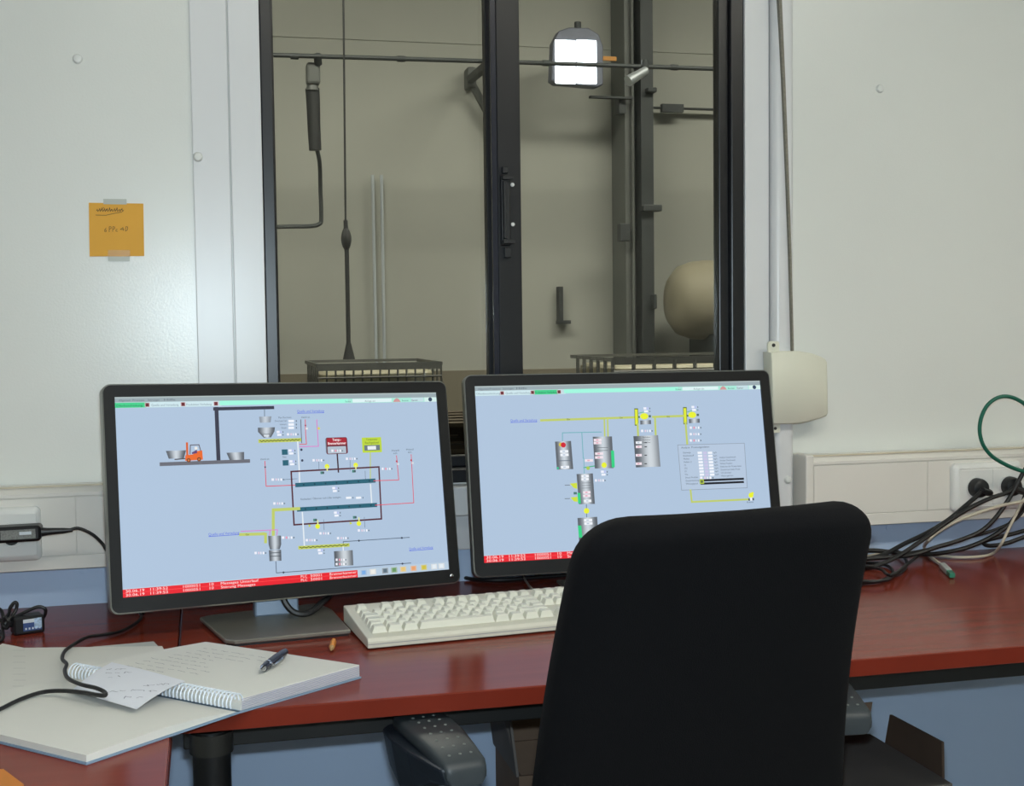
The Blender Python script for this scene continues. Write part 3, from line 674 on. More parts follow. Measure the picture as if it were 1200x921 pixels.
def right_screen(g):
    common(g, [(.0, .088), (.098, .092), (.196, .084)], 2)
    def lab(x, y, w, red=True): g.rect(x, y - 1.5, x + w, y + 1.5, (240, 226, 234) if red else (238, 242, 248)); g.rect(x + w * .3, y - .8, x + w * .6, y + .8, (224, 170, 188) if red else (190, 204, 220))
    g.text(598, 494.4, 'Quelle und Verteilung', 3.2, (84, 104, 224), 32, ul=True)
    g.line([(634, 492.6), (744, 489)], 2.6, YG)
    for x, y in ((666, 491.2), (727.6, 489.4)): g.text(x - 2, y + 1, 'Gas', 2.0, (44, 46, 40))
    g.line([(708, 491), (708.6, 511)], 1.8, YG); g.line([(711.8, 491), (712.4, 511)], 1.8, YG)
    TL = (112, 176, 186)
    g.line([(659, 516.8), (659, 507.2), (704.5, 506.2)], 1, TL); g.line([(681.7, 506.8), (683.4, 537)], 1, TL); g.line([(684, 548), (697, 546)], 1.2, (70, 176, 130))
    g.grad([(650.3, 517.5), (669, 516.7), (671.7, 549.7), (652.5, 550.4)]); g.disc(657, 521, 2.4, (214, 190, 70)); g.disc(660, 521.4, 3.1, (206, 30, 50))
    lab(656, 529, 10, False); lab(656.4, 533, 10, False); lab(657, 547.4, 10, False); g.line([(655, 540), (669, 539.6)], .8, GRY); g.disc(653.5, 548.6, 1.4, (50, 190, 140))
    g.grad([(694.5, 511.8), (717, 511.4), (719, 548.6), (697, 549)]); g.quad([(715.8, 528), (719.4, 528), (720.4, 547.6), (716.8, 547.8)], (46, 208, 130)); g.disc(707.8, 545, 3.2, YEL)
    for y in (515.6, 519): lab(695.4, y, 9.6)
    for y in (531.6, 536): lab(697, y, 10)
    for y in (524.6, 528): g.line([(700, y), (712, y - .2)], .6, (96, 104, 112))
    lab(685, 539.6, 10); pbox(g, 704, 553)
    g.disc(689, 548.6, 2.2, (170, 200, 80)); g.line([(684, 537), (684.6, 556)], .8, TL)
    g.grad([(675.5, 555.5), (694.6, 554.7), (697, 590.5), (678.4, 590.9)])
    for y in (558, 561.6): lab(681, y, 9, False)
    for y in (577, 581): lab(683, y, 9)
    lab(684, 587, 9, False)
    for y in (566, 569, 572): g.line([(682, y), (692, y - .2)], .5, (96, 104, 112))
    g.quad([(676.6, 577.6), (679.8, 577.6), (680.6, 590), (677.4, 590)], (46, 208, 130)); vbox(g, 697, 563, 11)
    g.quad([(667.6, 566.6), (676, 565.8), (676.4, 573), (672, 571.6)], (206, 222, 60)); g.quad([(668.4, 583), (676.4, 582), (677, 588), (672.4, 587.6)], (206, 222, 60))
    for y in (568.6, 584.4): g.line([(662, y), (667.4, y - .2)], .8, (110, 120, 130))
    g.rect(672, 576.6, 676, 579.4, (70, 120, 110)); g.disc(687.2, 598.6, 3.3, YEL); g.line([(687, 591), (687.4, 606)], .8, GRY); g.disc(687.2, 598.6, 3.1, YEL)
    g.grad([(676.6, 607), (699.6, 605.6), (702, 640), (679, 641.4)]); lab(684, 609.6, 10, False); lab(684.4, 613.4, 10, False); g.quad([(677, 616), (681, 615.8), (682.4, 630), (678.4, 630)], (46, 208, 130))
    # two pumps
    for bx, by, ex, ey, gx in ((745.4, 488.7, 754.8, 487.8, 750), (802.4, 487.2, 811, 486.2, 807)):
        g.line([(bx, by - 8), (bx + .5, by + 8)], 4.8, (96, 110, 40)); g.line([(bx, by - 7.4), (bx + .5, by + 7.4)], 3.4, (222, 232, 50))
        g.disc(bx + 3.4, by, 1.2, (70, 110, 80)); g.line([(bx + 3, by - 4.5), (ex + 5, ey - 6)], .8, (80, 180, 120)); g.disc(ex, ey, 5.2, YEL, 3.8); g.rect(ex + 5, ey - 1.4, ex + 8, ey + 1.4, (84, 108, 96))
        g.grad([(gx, ey + 5), (gx + 12.6, ey + 4.4), (gx + 12.8, ey + 9.2), (gx + .3, ey + 9.8)]); pbox(g, ex - 1, ey - 9)
    g.line([(747, 497), (747.6, 510.6)], 2.4, YG); g.line([(765, 488.6), (800.4, 487.4)], 2.6, YG); g.line([(767.3, 488.6), (768.2, 510)], 2.4, YG); g.line([(803.2, 495.6), (805.2, 520.8)], 2.4, YG)
    g.text(781, 489.2, 'Gas', 2.0, (44, 46, 40))
    vbox(g, 751, 505, 12)
    for y in (501.2, 508.8, 516.2): vbox(g, 808, y, 12, y != 508.8)
    g.grad([(742, 511.2), (771, 510), (773.8, 546.8), (745, 547.8)], (82, 88, 96), (206, 214, 220), 12, .62)
    for y in (518.7, 523.6, 533.5, 543.4): lab(744.6, y, 7.6, y > 520); g.rect(755, y - .6, 758, y + .6, (60, 64, 70))
    for y in (512.6, 515.6, 518.6): g.text(753, y + .8, 'Behälter', 2.0, (70, 76, 84), 10)
    # table panel
    g.quad([(794, 521.5), (872, 519.4), (875.4, 571.6), (798.5, 574.4)], (180, 198, 220))
    g.line([(794, 521.5), (872, 519.4), (875.4, 571.6), (798.5, 574.4), (794, 521.5)], .6, (136, 148, 164))
    g.text(798, 525.6, 'Analyse  Prozessgasdaten', 2.2, (84, 94, 108), 36)
    for k, s in enumerate(('Gasmenge', 'Kohlenstoff', 'Methan', 'Helium 2', 'O2', 'CO2', 'CO', 'NOx', 'Druck Produkt', 'Gesamtleistung', 'Wirkungsgrad')):
        y = 530.6 + 3.66 * k; dx = k * .36; g.text(800 + dx, y + .8, s, 2.0, (80, 92, 108), len(s) * 1.25)
        if k < 8: g.rect(817 + dx, y - 1.3, 822.6 + dx, y + 1.3, (240, 244, 252)); g.rect(829 + dx, y - 1.3, 834.6 + dx, y + 1.3, (240, 244, 252)); g.rect(823.4 + dx, y - 1.4, 828.2 + dx, y + 1.4, (200, 196, 228)); g.text(835.6 + dx, y + .6, 'kg/h', 1.8, (80, 92, 108), 4.4)
        if k == 8: vbox(g, 820, y, 14)
    for k, s in enumerate(('Analyse Gasverbrauch', 'Analyse Ölverbrauch', 'Winkel Position', 'Entfernen der Prozessdaten', 'Zeitstempel letzte Probe', 'CO2 Grenzwert', 'Werte speichern')): g.text(843 + k * .3, 537 + 3.6 * k, s, 2.0, (86, 100, 120), len(s) * 1.05)
    for y in (561.4, 565.2): g.quad([(820.6, y + .4), (871.4, y - 1.6), (871.6, y + .8), (820.8, y + 2.9)], (14, 18, 30))
    g.rect(819.4, 561.6, 825, 567.2, (170, 190, 60)); g.disc(822.2, 564.4, 1.6, (90, 110, 60))
    g.line([(809, 574.6), (810.4, 588.2), (876, 585.2)], 2.2, YG)
    g.disc(879.8, 580.4, 3.2, YEL); g.disc(881.6, 578, 1.6, YEL); g.rect(876.6, 584, 878.6, 586.8, (70, 78, 84)); g.rect(881.4, 583.6, 883.4, 586.4, (70, 78, 84)); g.rect(878.6, 583, 881.4, 586.6, (236, 240, 242)); g.text(875, 589.4, 'Brenner', 2.0, (80, 92, 104), 9)

ML = pose((.1266, -.2205, .9509), radians(14.54), radians(10.79), radians(-1.33))
MR_ = pose((.710, -.1618, .9532), radians(1.23), radians(11.41), radians(-.30))
def attach_screen(r, M, fn):
    sc = MB().box((-SW / 2, -.0003, -SH / 2), (SW / 2, .002, SH / 2)).xf(M)
    s = sc.build('display', mat('dark_display_glass', (10, 10, 12), .4), r)
    g = Gfx(M, SW, SH); fn(g); g.build(s)
m1 = monitor(ML, (.105, -.245), radians(5), 'black flat monitor with silver rim, fully visible at the left, showing a furnace diagram', -.015, -.213)
bp = [atZ(*p, ZT + .0135) for p in ((234, 724), (262, 748), (272, 752))]
base_plate(m1, [(-.018, -.205), (.018, -.362), (.032, -.374), (.2025, -.356), (.2035, -.354), (.190, -.21), (.172, -.155), (.0, -.192)][::-1])
attach_screen(m1, ML, left_screen)
p = ML @ V((SW / 2 - .006 + .008, -.0047, -SH / 2 - .011))
MB().lathe([(.0032, 0), (.0032, .0006), (.0024, .0010), (.0004, .0011)], Matrix.Translation(p) @ Matrix.Rotation(pi / 2, 4, 'X'), 14).build('power_button', CHROME, m1, smooth=True)
m2 = monitor(MR_, (.72, -.17), radians(2), 'black flat monitor with silver rim, partly hidden by the chair, showing a tank diagram', 0, -.15)
base_plate(m2, [(.60, -.222), (.845, -.222), (.84, -.09), (.60, -.09)])
attach_screen(m2, MR_, right_screen)
p = MR_ @ V((SW / 2 + .002, -.0047, -SH / 2 - .011))
MB().lathe([(.0032, 0), (.0032, .0006), (.0024, .0010), (.0004, .0011)], Matrix.Translation(p) @ Matrix.Rotation(pi / 2, 4, 'X'), 14).build('power_button', CHROME, m2, smooth=True)

# ================================================================== KEYBOARD
KYAW = radians(5.8)
kb = tag(empty('keyboard', (.2175, -.449, ZT), KYAW), 'beige full-size keyboard in front of the monitors, partly behind the chair', 'keyboard')
KW, KD = .452, .168
kprof = [(0, 0.002), (0, .012), (.004, .0165), (.03, .018), (.125, .026), (.150, .030), (KD, .0305), (KD, .004)]
MB().rings([[V((x, y, z)) for y, z in kprof] for x in (0, KW)]).build('case', KBODY, kb, world=False, bevel=.0015)
MB().box((.0005, -.0004, .0075), (KW - .0005, .004, .0085)).build('case_seam', mat('case_seam_grey', (150, 150, 152), .5), kb, world=False)
U_ = .01905
KM = {}
def keymesh(wu):
    k = round(wu, 2)
    if k in KM: return KM[k]
    w = wu * U_ - .0016; d = U_ - .0016; h = .0098; b = .0036
    mb = MB(); lv = []
    for e, z in ((0, 0), (.0004, .0012), (b * .86, h - .0006), (b, h)):
        lv.append([V((e, e * .6, z)), V((w - e, e * .6, z)), V((w - e, d - e * 1.1, z)), V((e, d - e * 1.1, z))])
    mb.rings(lv); KM[k] = mb.mesh('key', KKEY); return KM[k]
def key(xu, row, wu):
    y = .0245 + row * U_ + (.0085 if row == 5 else 0)
    z = .0172 + (y - .02) / .13 * .0095 + (.001 if row == 5 else 0)
    o = bpy.data.objects.new('key', keymesh(wu)); COL.objects.link(o); o.parent = kb
    o.location = (.0125 + xu * U_, y, z); o.rotation_euler = (radians(4.2), 0, 0); WM[o] = WM[kb]
rows = {5: [(0, 1)] + [(x, 1) for x in (2, 3, 4, 5, 6.5, 7.5, 8.5, 9.5, 11, 12, 13, 14)] + [(x, 1) for x in (15.25, 16.25, 17.25)],
        4: [(x, 1) for x in range(13)] + [(13, 2)] + [(x, 1) for x in (15.25, 16.25, 17.25, 18.5, 19.5, 20.5, 21.5)],
        3: [(0, 1.5)] + [(1.5 + x, 1) for x in range(12)] + [(13.5, 1.5)] + [(x, 1) for x in (15.25, 16.25, 17.25, 18.5, 19.5, 20.5, 21.5)],
        2: [(0, 1.75)] + [(1.75 + x, 1) for x in range(12)] + [(13.75, 1.25)] + [(x, 1) for x in (18.5, 19.5, 20.5)],
        1: [(0, 1.25)] + [(1.25 + x, 1) for x in range(11)] + [(12.25, 2.75)] + [(x, 1) for x in (16.25, 18.5, 19.5, 20.5, 21.5)],
        0: [(0, 1.25), (1.25, 1.25), (2.5, 1.25), (3.75, 6.25), (10, 1.25), (11.25, 1.25), (12.5, 1.25), (13.75, 1.25)] + [(x, 1) for x in (15.25, 16.25, 17.25)] + [(18.5, 2), (20.5, 1)]}
for r_, ks in rows.items():
    for x, wu in ks: key(x, r_, wu)
tag(MB().tube([atZ(629, 696, .764), atZ(623, 690, .758), atZ(617, 682, .750), atZ(613, 674, .745), atZ(612, 668, .744), (.60, .0 - .03, .744), (.7, -.03, .744)], .0022).build('keyboard_cable', CORDGR, smooth=True), 'thin grey cable rising from the keyboard to behind the right monitor', 'cable')

# ================================================================== NOTEBOOK AND PAPERS
nbk = tag(empty('spiral_notebook', (.0, -.5, ZT)), 'open white spiral notebook with handwriting lying on the desk at the left', 'notebook')
zr, zl = ZT + .0185, ZT + .0105
A = atZ(86, 784, ZT + .016); B = atZ(279, 821, ZT + .016)
P1 = atZ(241, 752, zr); P2 = atZ(421, 779, zr)
Q2 = atZ(101, 885, zl); Q1 = V((A.x + (Q2.x - B.x), A.y + (Q2.y - B.y), 0))
def page_block(a, b, c, d, z0, z1, name, bow=.0):    # a,b along spine, c,d outer edge (b-c adjacent)
    n = 10; mb = MB()
    def pt(u, v, z):                  # u along spine 0..1, v away from spine 0..1
        p = (a.lerp(b, u)).lerp(d.lerp(c, u), v); return V((p.x, p.y, z))
    R = []
    for i in range(n + 1):
        v = i / n; zz = z1 - .007 * (1 - v) ** 4 + bow * sin(pi * v)
        R.append([pt(0, v, z0), pt(1, v, z0), pt(1, v, zz), pt(0, v, zz)])
    mb.rings(R); o = mb.build(name, PAPER, nbk, smooth=True, ang=50)
    return pt
a0 = A.lerp(P1, .02); b0 = B.lerp(P2, .02)
ptR = page_block(a0, b0, P2, P1, ZT + .003, zr, 'right_pages', .001)
a1 = A.lerp(Q1, .02); b1 = B.lerp(Q2, .02)
ptL = page_block(a1, b1, Q2, Q1, ZT + .003, zl, 'left_pages', .002)
for nm, a, b, c, d in (('cover', A, B, P2, P1), ('cover', B, A, Q1, Q2)):
    q = [V((p.x, p.y, 0)) for p in (a, b, c, d)]; cc = sum(q, V()) / 4
    q = [cc + (p - cc) * 1.012 for p in q]
    MB().rings([[V((p.x, p.y, z)) for p in q] for z in (ZT + .0003, ZT + .0028)]).build(nm, CARDBLUE, nbk)
# page edges on the near side
e = MB()
for k in range(7):
    zz = ZT + .0045 + k * .002
    p0 = b0 + (b0 - a0).normalized() * .0006; p1 = P2 + (P2 - P1).normalized() * .0006
    e.box((-.5, -.0004, -.0003), (.5, .0004, .0003), Matrix.Translation(V(((p0.x + p1.x) / 2, (p0.y + p1.y) / 2, zz))) @ Matrix.Rotation(atan2(p1.y - p0.y, p1.x - p0.x), 4, 'Z') @ Matrix.Diagonal((V((p1.x - p0.x, p1.y - p0.y)).length * .99, 1, 1, 1)))
e.build('page_edges', mat('page_edge_line', (168, 166, 190), .8), nbk)
sp = MB(); N = 46
ax = (B - A).normalized(); side = V((-ax.y, ax.x, 0))
for k in range(N):
    c = A.lerp(B, (k + .5) / N); c = V((c.x, c.y, ZT + .0125)); rr = .0115
    sp.tube([c + side * (rr * cos(t)) + V((0, 0, rr * sin(t))) + ax * (.0012 * t / pi) for t in [radians(-20 + 220 * j / 9) for j in range(10)]], .0010, 5, 1)
tag(sp.build('spiral_binding', SPIRAL, nbk, smooth=True), kind='stuff')
hwr = MB()
def scribble(pt, zf, u0, v0, u1, v1, n, amp, wd=.0007):
    pts = []
    for k in range(n):
        t = k / (n - 1); u = u0 + (u1 - u0) * t; v = v0 + (v1 - v0) * t
        pts.append(pt(u + random.uniform(-amp, amp), v + random.uniform(-amp, amp) * .8, zf))
    i = 0
    while i < n - 3:
        L = random.randint(3, 7); ribbon(hwr, pts[i:i + L], wd, (0, 0, 1)); i += L + 1
for ln in range(9):
    v = .18 + ln * .08
    scribble(ptR, zr + .0015, .12 + random.random() * .05, v, .40 + random.random() * .25, v, 34, .009)
hwr.build('handwriting', INK, nbk)
# loose slip lying over the spiral
sq = [atZ(131, 776, ZT + .0255), atZ(217, 798, ZT + .0265), atZ(160, 831, ZT + .019), atZ(84, 809, ZT + .0185)]
def slip_pt(u, v, dz=0):
    p = sq[0].lerp(sq[1], u).lerp(sq[3].lerp(sq[2], u), v)
    return p + V((0, 0, .001 * sin(pi * u) * (1 - v) + .003 * sin(pi * v) + dz))
mb = MB(); n = 8
for dz in (0, -.0003):
    o = len(mb.v); mb.v += [slip_pt(i / n, j / n, dz) for j in range(n + 1) for i in range(n + 1)]
    mb.f += [[o + j * (n + 1) + i, o + j * (n + 1) + i + 1, o + (j + 1) * (n + 1) + i + 1, o + (j + 1) * (n + 1) + i] for j in range(n) for i in range(n)]
sl = tag(empty('paper_slip', (sq[0] + sq[2]) / 2 - V((0, 0, .006))), 'small loose paper slip with handwriting lying across the notebook spiral', 'paper')
mb.build('paper', PAPER2, sl, smooth=True)
hwr = MB()
spt = lambda u, v, z: slip_pt(u, v, .0006)
for (u0, v0, u1, v1, n_) in ((.08, .3, .34, .1, 16), (.16, .42, .42, .18, 16), (.26, .5, .42, .34, 10), (.55, .75, .95, .5, 18), (.45, .85, .62, .7, 10), (.70, .85, .9, .74, 10), (.74, .5, .95, .22, 16)):
    scribble(spt, 0, u0, v0, u1, v1, n_, .03, .0008)
hwr.build('handwriting', INK, sl)
# sheets beneath
def sheet(corn, z, label, mt=PAPER):
    q = [atZ(*c, z) for c in corn]
    return tag(MB().rings([[V((p.x, p.y, zz)) for p in q] for zz in (z - .0006, z)]).build('paper_sheet', mt, loc=(q[0] + q[2]) / 2 * 1), label, 'paper')
sheet(((60, 762), (180, 751.5), (192, 764), (100, 790)), ZT + .0016, 'grey-white paper sheet whose edge shows behind the notebook', mat('greyish_paper', (188, 192, 190), .75))
o = sheet(((3, 754), (28, 759), (190, 757), (196, 768), (130, 800), (-60, 862), (-140, 840)), ZT + .0032, 'large loose white sheet under the left notebook page')
tl = MB(); z_ = ZT + .0037
for k in range(7): ribbon(tl, [atZ(14 + j * 3 + random.uniform(0, 2), 762 + k * 7, z_) for j in range(6)], .0006, (0, 0, 1))
tl.build('printed_lines', INK, o)

# pen and pencil stub
pa = atZ(305, 787, zr + .005); pb = atZ(334, 765, zr + .005)
pa.z = pb.z = zr + .0065
pn = tag(empty('ballpoint_pen', (pa + pb) / 2 - V((0, 0, .006))), 'dark blue ballpoint pen with chrome tip lying on the notebook', 'pen')
dv = pb - pa
MB().tube([pa + dv * t for t in (.12, .3, .6, .9, 1.0)], lambda t: .0048 + .0012 * sin(pi * min(1, t * 1.1)), 12, 2).build('barrel', PENB, pn, smooth=True)
MB().cyl(pa, pa + dv * .13, .0018, .0047).build('tip', CHROME, pn, smooth=True)
MB().cyl(pa + dv * .27, pa + dv * .31, .0064, .0064).build('ring', CHROME, pn, smooth=True)
sd = dv.normalized().cross(V((0, 0, 1)))
MB().tube([pa + dv * .3 + sd * .006, pa + dv * .34 + sd * .0085, pa + dv * .6 + sd * .0082, pa + dv * .72 + sd * .006], .0015, 6).build('clip', CHROME, pn, smooth=True)
sa_ = atZ(388, 762, ZT + .004); sb_ = atZ(391, 751, ZT + .004); dv = sb_ - sa_
st = tag(empty('pencil_stub', (sa_ + sb_) / 2 - V((0, 0, .004))), 'tiny yellow-orange pencil stub between notebook and keyboard', 'pencil')
MB().cyl(sa_ + dv * .3, sb_, .0042, .0042, 6).build('shaft', ORANGE, st)
MB().cyl(sa_, sa_ + dv * .3, .0008, .0040, 8).build('point', mat('raw_pencil_wood', (190, 150, 100), .7), st)
nq = [atZ(*c, ZT + .006) for c in ((-60, 903), (4, 901), (28, 919), (-10, 960), (-90, 940))]
np_ = tag(empty('memo_pad', (nq[0] + nq[3]) / 2 - V((0, 0, .006))), 'orange memo pad corner at the lower left on the side desk', 'memo pad')
MB().rings([[V((p.x, p.y, z)) for p in nq] for z in (ZT + .0006, ZT + .006)]).build('paper_block', mat('orange_memo_paper', (196, 120, 44), .7), np_)
MB().rings([[V((p.x, p.y, z)) for p in nq] for z in (ZT, ZT + .0006)]).build('backing_card', CARTON, np_)

# ================================================================== CHARGER, ADAPTER AND CABLES
ch = tag(empty('phone_charger', (-.3, -.1, .84)), 'black phone charger in the left socket with its cord running across the notebook', 'charger')
MB().lathe([(.0125, 0), (.0125, .022), (.0005, .022)], Matrix.Translation((-.309, -.0757, .874)) @ Matrix.Rotation(pi / 2, 4, 'X'), 20).build('plug', BLACKP, ch, smooth=True)
c0 = atY(2, 625.5, -.108); c1 = atY(44, 623, -.108)
bm_ = MB().prism(rrect(-.039, -.0125, .034, .0125, .006, 4), -.017, .017, XZ, .004)
ang = atan2(c1.z - c0.z, c1.x - c0.x)
MC = Matrix.Translation(V(((c0.x + c1.x) / 2, -.1095, (c0.z + c1.z) / 2))) @ Matrix.Rotation(-ang, 4, 'Y')
bdy = bm_.xf(MC).build('body', BLACKP, ch, smooth=True)
MB().box((-.026, -.0175, -.0075), (.026, -.0169, .0075)).xf(MC).build('label', LBLG, bdy)
MB().box((.002, -.0178, -.001), (.020, -.0174, .004)).xf(MC).build('label', LBLW, bdy)
MB().lathe([(.0075, 0), (.006, .01), (.0045, .035), (.0028, .048)], MC @ Matrix.Translation((.033, -.004, 0)) @ Matrix.Rotation(pi / 2, 4, 'Y'), 12).build('strain_relief', BLACKP, ch, smooth=True)
e0 = MC @ V((.075, -.004, 0))
pts = [e0, atY(92, 619, -.11), atY(108, 626, -.11), atY(120, 637, -.11), atY(128, 648, -.12), V((-.115, -.12, .80)), V((-.112, -.115, .76)), V((-.108, -.125, .7445)), atZ(164, 718, .744), atZ(166, 723, .744), atZ(158, 731, .744), atZ(140, 740, .744), atZ(120, 744, .745), atZ(103, 746.5, .747),
       atZ(88, 754, .749), atZ(76, 763, .751), atZ(73, 772, .754), atZ(78, 778, .758), atZ(76, 786, .762), atZ(80, 795, .765), atZ(95, 802, .768), atZ(112, 806, .7695), atZ(122, 810.5, .7685), atZ(123.5, 814.5, .768), atZ(115, 814.5, .7675), atZ(98, 811.5, .7655), atZ(75, 809.5, .761), atZ(50, 811, .757), atZ(25, 819, .7565), atZ(0, 831, .756), atZ(-40, 850, .756)]
MB().tube(pts, .0026, 8, 6).build('cord', CORD, ch, smooth=True)

ad = tag(empty('power_adapter', (-.29, -.12, ZT)), 'small black power adapter with blue label and bundled cord by the wall at left', 'power adapter')
q0 = atZ(17, 746, ZT); q1 = atZ(53, 741, ZT)
ang = atan2(q1.y - q0.y, q1.x - q0.x); Lh = (q1 - q0).length / 2
MA = Matrix.Translation(V(((q0.x + q1.x) / 2, (q0.y + q1.y) / 2 + .0, ZT))) @ Matrix.Rotation(ang, 4, 'Z')
ab = MB().prism(rrect(-Lh, 0, Lh, .028, .004, 4), 0, .03, XZ, .003).xf(MA).build('body', BLACKP, ad, smooth=True)
MB().box((-Lh * .42, -.0006, .006), (Lh * .78, 0, .024)).xf(MA).build('label', LBLB, ab)
MB().box((-Lh * .42, -.0009, .0185), (Lh * .4, -.0005, .024)).xf(MA).build('label', LBLW, ab)
MB().box((Lh * .3, -.0010, .009), (Lh * .78, -.0006, .0245)).xf(MA).build('label', mat('pale_blue_print', (168, 190, 214), .5, var=.3, vscale=300), ab)
for k in range(5): MB().box((-Lh * .3 + k * .005, -.0009, .008), (-Lh * .3 + k * .005 + .0025, -.0006, .011)).xf(MA).build('label_mark', LBLW, ab)
yb = q0.y + .02
MB().tube([MA @ V((-Lh, .015, .014)), atY(8, 733, yb), atY(2, 728, yb), atY(10, 720, yb), atY(12, 712, yb), atY(17, 706, yb), atY(20, 708, yb), atY(18, 716, yb), atY(11, 725, yb - .01), atY(6, 731, yb - .015), atY(16, 724, yb), atY(32, 716, yb), atY(45, 711, yb), atY(53, 714, yb), atY(52, 722, yb + .005), atY(44, 727, yb + .01), atY(25, 729, yb + .01), atY(8, 731, yb), atY(-8, 722, yb), atY(-12, 735, yb - .01), atY(2, 742, yb - .01), atY(-10, 748, yb - .01), atY(-25, 735, yb), atY(-12, 716, yb), atY(0, 714, yb), atY(4, 724, yb - .01), atY(3, 738, yb - .01), atZ(1, 751, .744), atZ(-30, 757, .744)], .0027, 8, 6).build('cord', CORD, ad, smooth=True)
MB().tube([atY(5, 724, yb - .014), atY(10, 728, yb - .016), atY(8, 736, yb - .016), atY(3, 732, yb - .014)], .003, 6, 4, True).build('twist_tie', BLACKP, ad, smooth=True)

def cable(pts, r, mt, label, group=None, name='cable'):
    return tag(MB().tube(pts, r, 8, 6).build(name, mt, smooth=True), label, 'cable', group)
# loops under the monitors
yk = -.17
cable([V((.10, -.09, .86)), atY(327, 688, -.235), atY(331, 699, -.25), atY(336, 709, -.255), atY(344, 717, -.257), atY(355, 719.5, -.257), atY(366, 716, -.252), atY(377, 706, -.235), atY(388, 694, -.2), V((.235, -.10, .83))], .0052, CORD, 'thick black cable looping below the left monitor')
cable([V((.32, -.06, .79)), atZ(520, 668, .75), atZ(545, 677, .745), atZ(575, 680, .745), atZ(605, 679, .745), atZ(640, 676, .745), V((.78, -.03, .745))], .0036, CORD, 'black cable lying on the desk below the right monitor')
# right-hand bundle
def W(l, ys): return [atY(px, py, ys[0] + (ys[1] - ys[0]) * i / (len(l) - 1)) for i, (px, py) in enumerate(l)]
def plugcord(cx, pts, label):
    r = tag(empty('mains_cable', (cx, -.1, .86)), label, 'power cord', 'plugs in the right wall socket')
    c = V((cx, -.0752, .877)); Mx = Matrix.Translation(c) @ Matrix.Rotation(pi / 2, 4, 'X')
    MB().lathe([(.0188, 0), (.0188, .012), (.0165, .018), (.011, .021), (.0005, .0215)], Mx, 24).build('plug', BLACKP, r, smooth=True)
    p0 = c + V((.004, -.014, -.003))
    MB().tube([p0, p0 + V((.012, -.006, -.006)), pts[0]], lambda t: .0085 - .0035 * t, 10, 5).build('strain_relief', BLACKP, r, smooth=True)
    MB().tube(pts, .0043, 8, 6).build('cord', CORD, r, smooth=True)
plugcord(1.456, W([(1151, 574), (1147, 579), (1132, 592), (1110, 610), (1085, 625), (1058, 638), (1035, 650), (1010, 656), (985, 660)], (-.112, -.09)), 'black angled plug and cord in the left half of the double socket')
plugcord(1.529, W([(1188, 572), (1178, 578), (1160, 584), (1135, 596), (1108, 613), (1082, 632), (1055, 650), (1035, 660), (1015, 666), (990, 668)], (-.112, -.13)), 'black angled plug and cord in the right half of the double socket')
G = 'cables behind the chair on the right'
cable(W([(1235, 500), (1215, 530), (1200, 552), (1185, 580), (1168, 605), (1150, 622), (1125, 633), (1098, 641), (1070, 650), (1040, 653), (1010, 655), (985, 655)], (-.12, -.10)), .0043, CORD, 'black cable sweeping from the top right corner of the socket to the desk', G)
cable(W([(1225, 540), (1205, 572), (1196, 595), (1182, 615), (1160, 630), (1135, 641), (1110, 647), (1085, 649.5), (1055, 648), (1020, 645), (985, 648)], (-.10, -.08)), .0043, CORD, 'black cable hanging lowest along the blue wall right of the chair', G)
cable(W([(1205, 583), (1198, 600), (1185, 612), (1165, 621), (1145, 627), (1120, 634), (1095, 642), (1065, 648)], (-.095, -.085)), .003, CORD, 'thin black cable arching beside the white network cable', G)
cable(W([(1250, 612), (1215, 618), (1185, 626), (1160, 632), (1152.5, 636), (1160, 639.5), (1180, 636.5), (1205, 628), (1250, 620)], (-.045, -.055)), .0042, CORD, 'black cable bent back in a flat loop at the right edge', G)
nw = tag(empty('network_cable', tuple(atZ(1112, 668, ZT))), 'cream network cable ending in a clear plug that lies on the desk', 'cable', G)
end = [atZ(1083, 641, .752), atZ(1086, 648, .747), atZ(1095, 656, .7445), atZ(1105, 663, .7445)]
MB().tube(W([(1230, 580), (1200, 587), (1175, 592), (1148, 600), (1120, 611), (1098, 624), (1087, 634)], (-.12, -.11)) + end, .0032, 8, 6).build('cord', CORDW, nw, smooth=True)
k0 = atZ(1104, 662, .7465); k1 = atZ(1116, 674, .7465); dv = k1 - k0; an = atan2(dv.y, dv.x)
MK = Matrix.Translation(k0) @ Matrix.Rotation(an, 4, 'Z')
MB().box((0, -.0055, -.0055), (dv.length * .68, .0055, .005)).xf(MK).build('plug', CONN, nw, bevel=.0015)
MB().box((dv.length * .68, -.005, -.005), (dv.length, .005, .004)).xf(MK).build('plug_tip', mat('green_plug_tip', (46, 120, 96), .3), nw, bevel=.001)
cable([atY(1222, 560, -.1), atY(1200, 585, -.1), atY(1190, 604, -.1), atY(1181, 622, -.1), atY(1173, 638, -.1), atZ(1164, 648, .744), atZ(1150, 652, .744), atZ(1125, 653, .744), atZ(1100, 651, .744), atZ(1072, 647.5, .744), atZ(1045, 645, .744), atZ(1025, 650, .744), atZ(985, 658, .744)], .0027, CORDW, 'cream cable running flat along the rear of the desk', G)
cable(W([(1225, 505), (1205, 478), (1193, 468.5), (1180, 464.5), (1168, 466.5), (1157, 475), (1150, 489), (1148, 505), (1152, 521), (1162, 534), (1177, 543.5), (1195, 551), (1225, 558)], (-.13, -.12)), .0038, CORDG, 'green network cable in a round loop above the right socket')
cable([atZ(980, 640, .752), atZ(1010, 637, .752), atZ(1035, 639, .751), atZ(1052, 646, .749), atZ(1062, 657, .747), atZ(1060, 667, .746), atZ(1048, 674, .745), atZ(1030, 681, .744), atZ(1010, 683, .744), atZ(985, 684, .744)], .0033, CORD, 'black cable curled into the large coil beside the chair back', G)
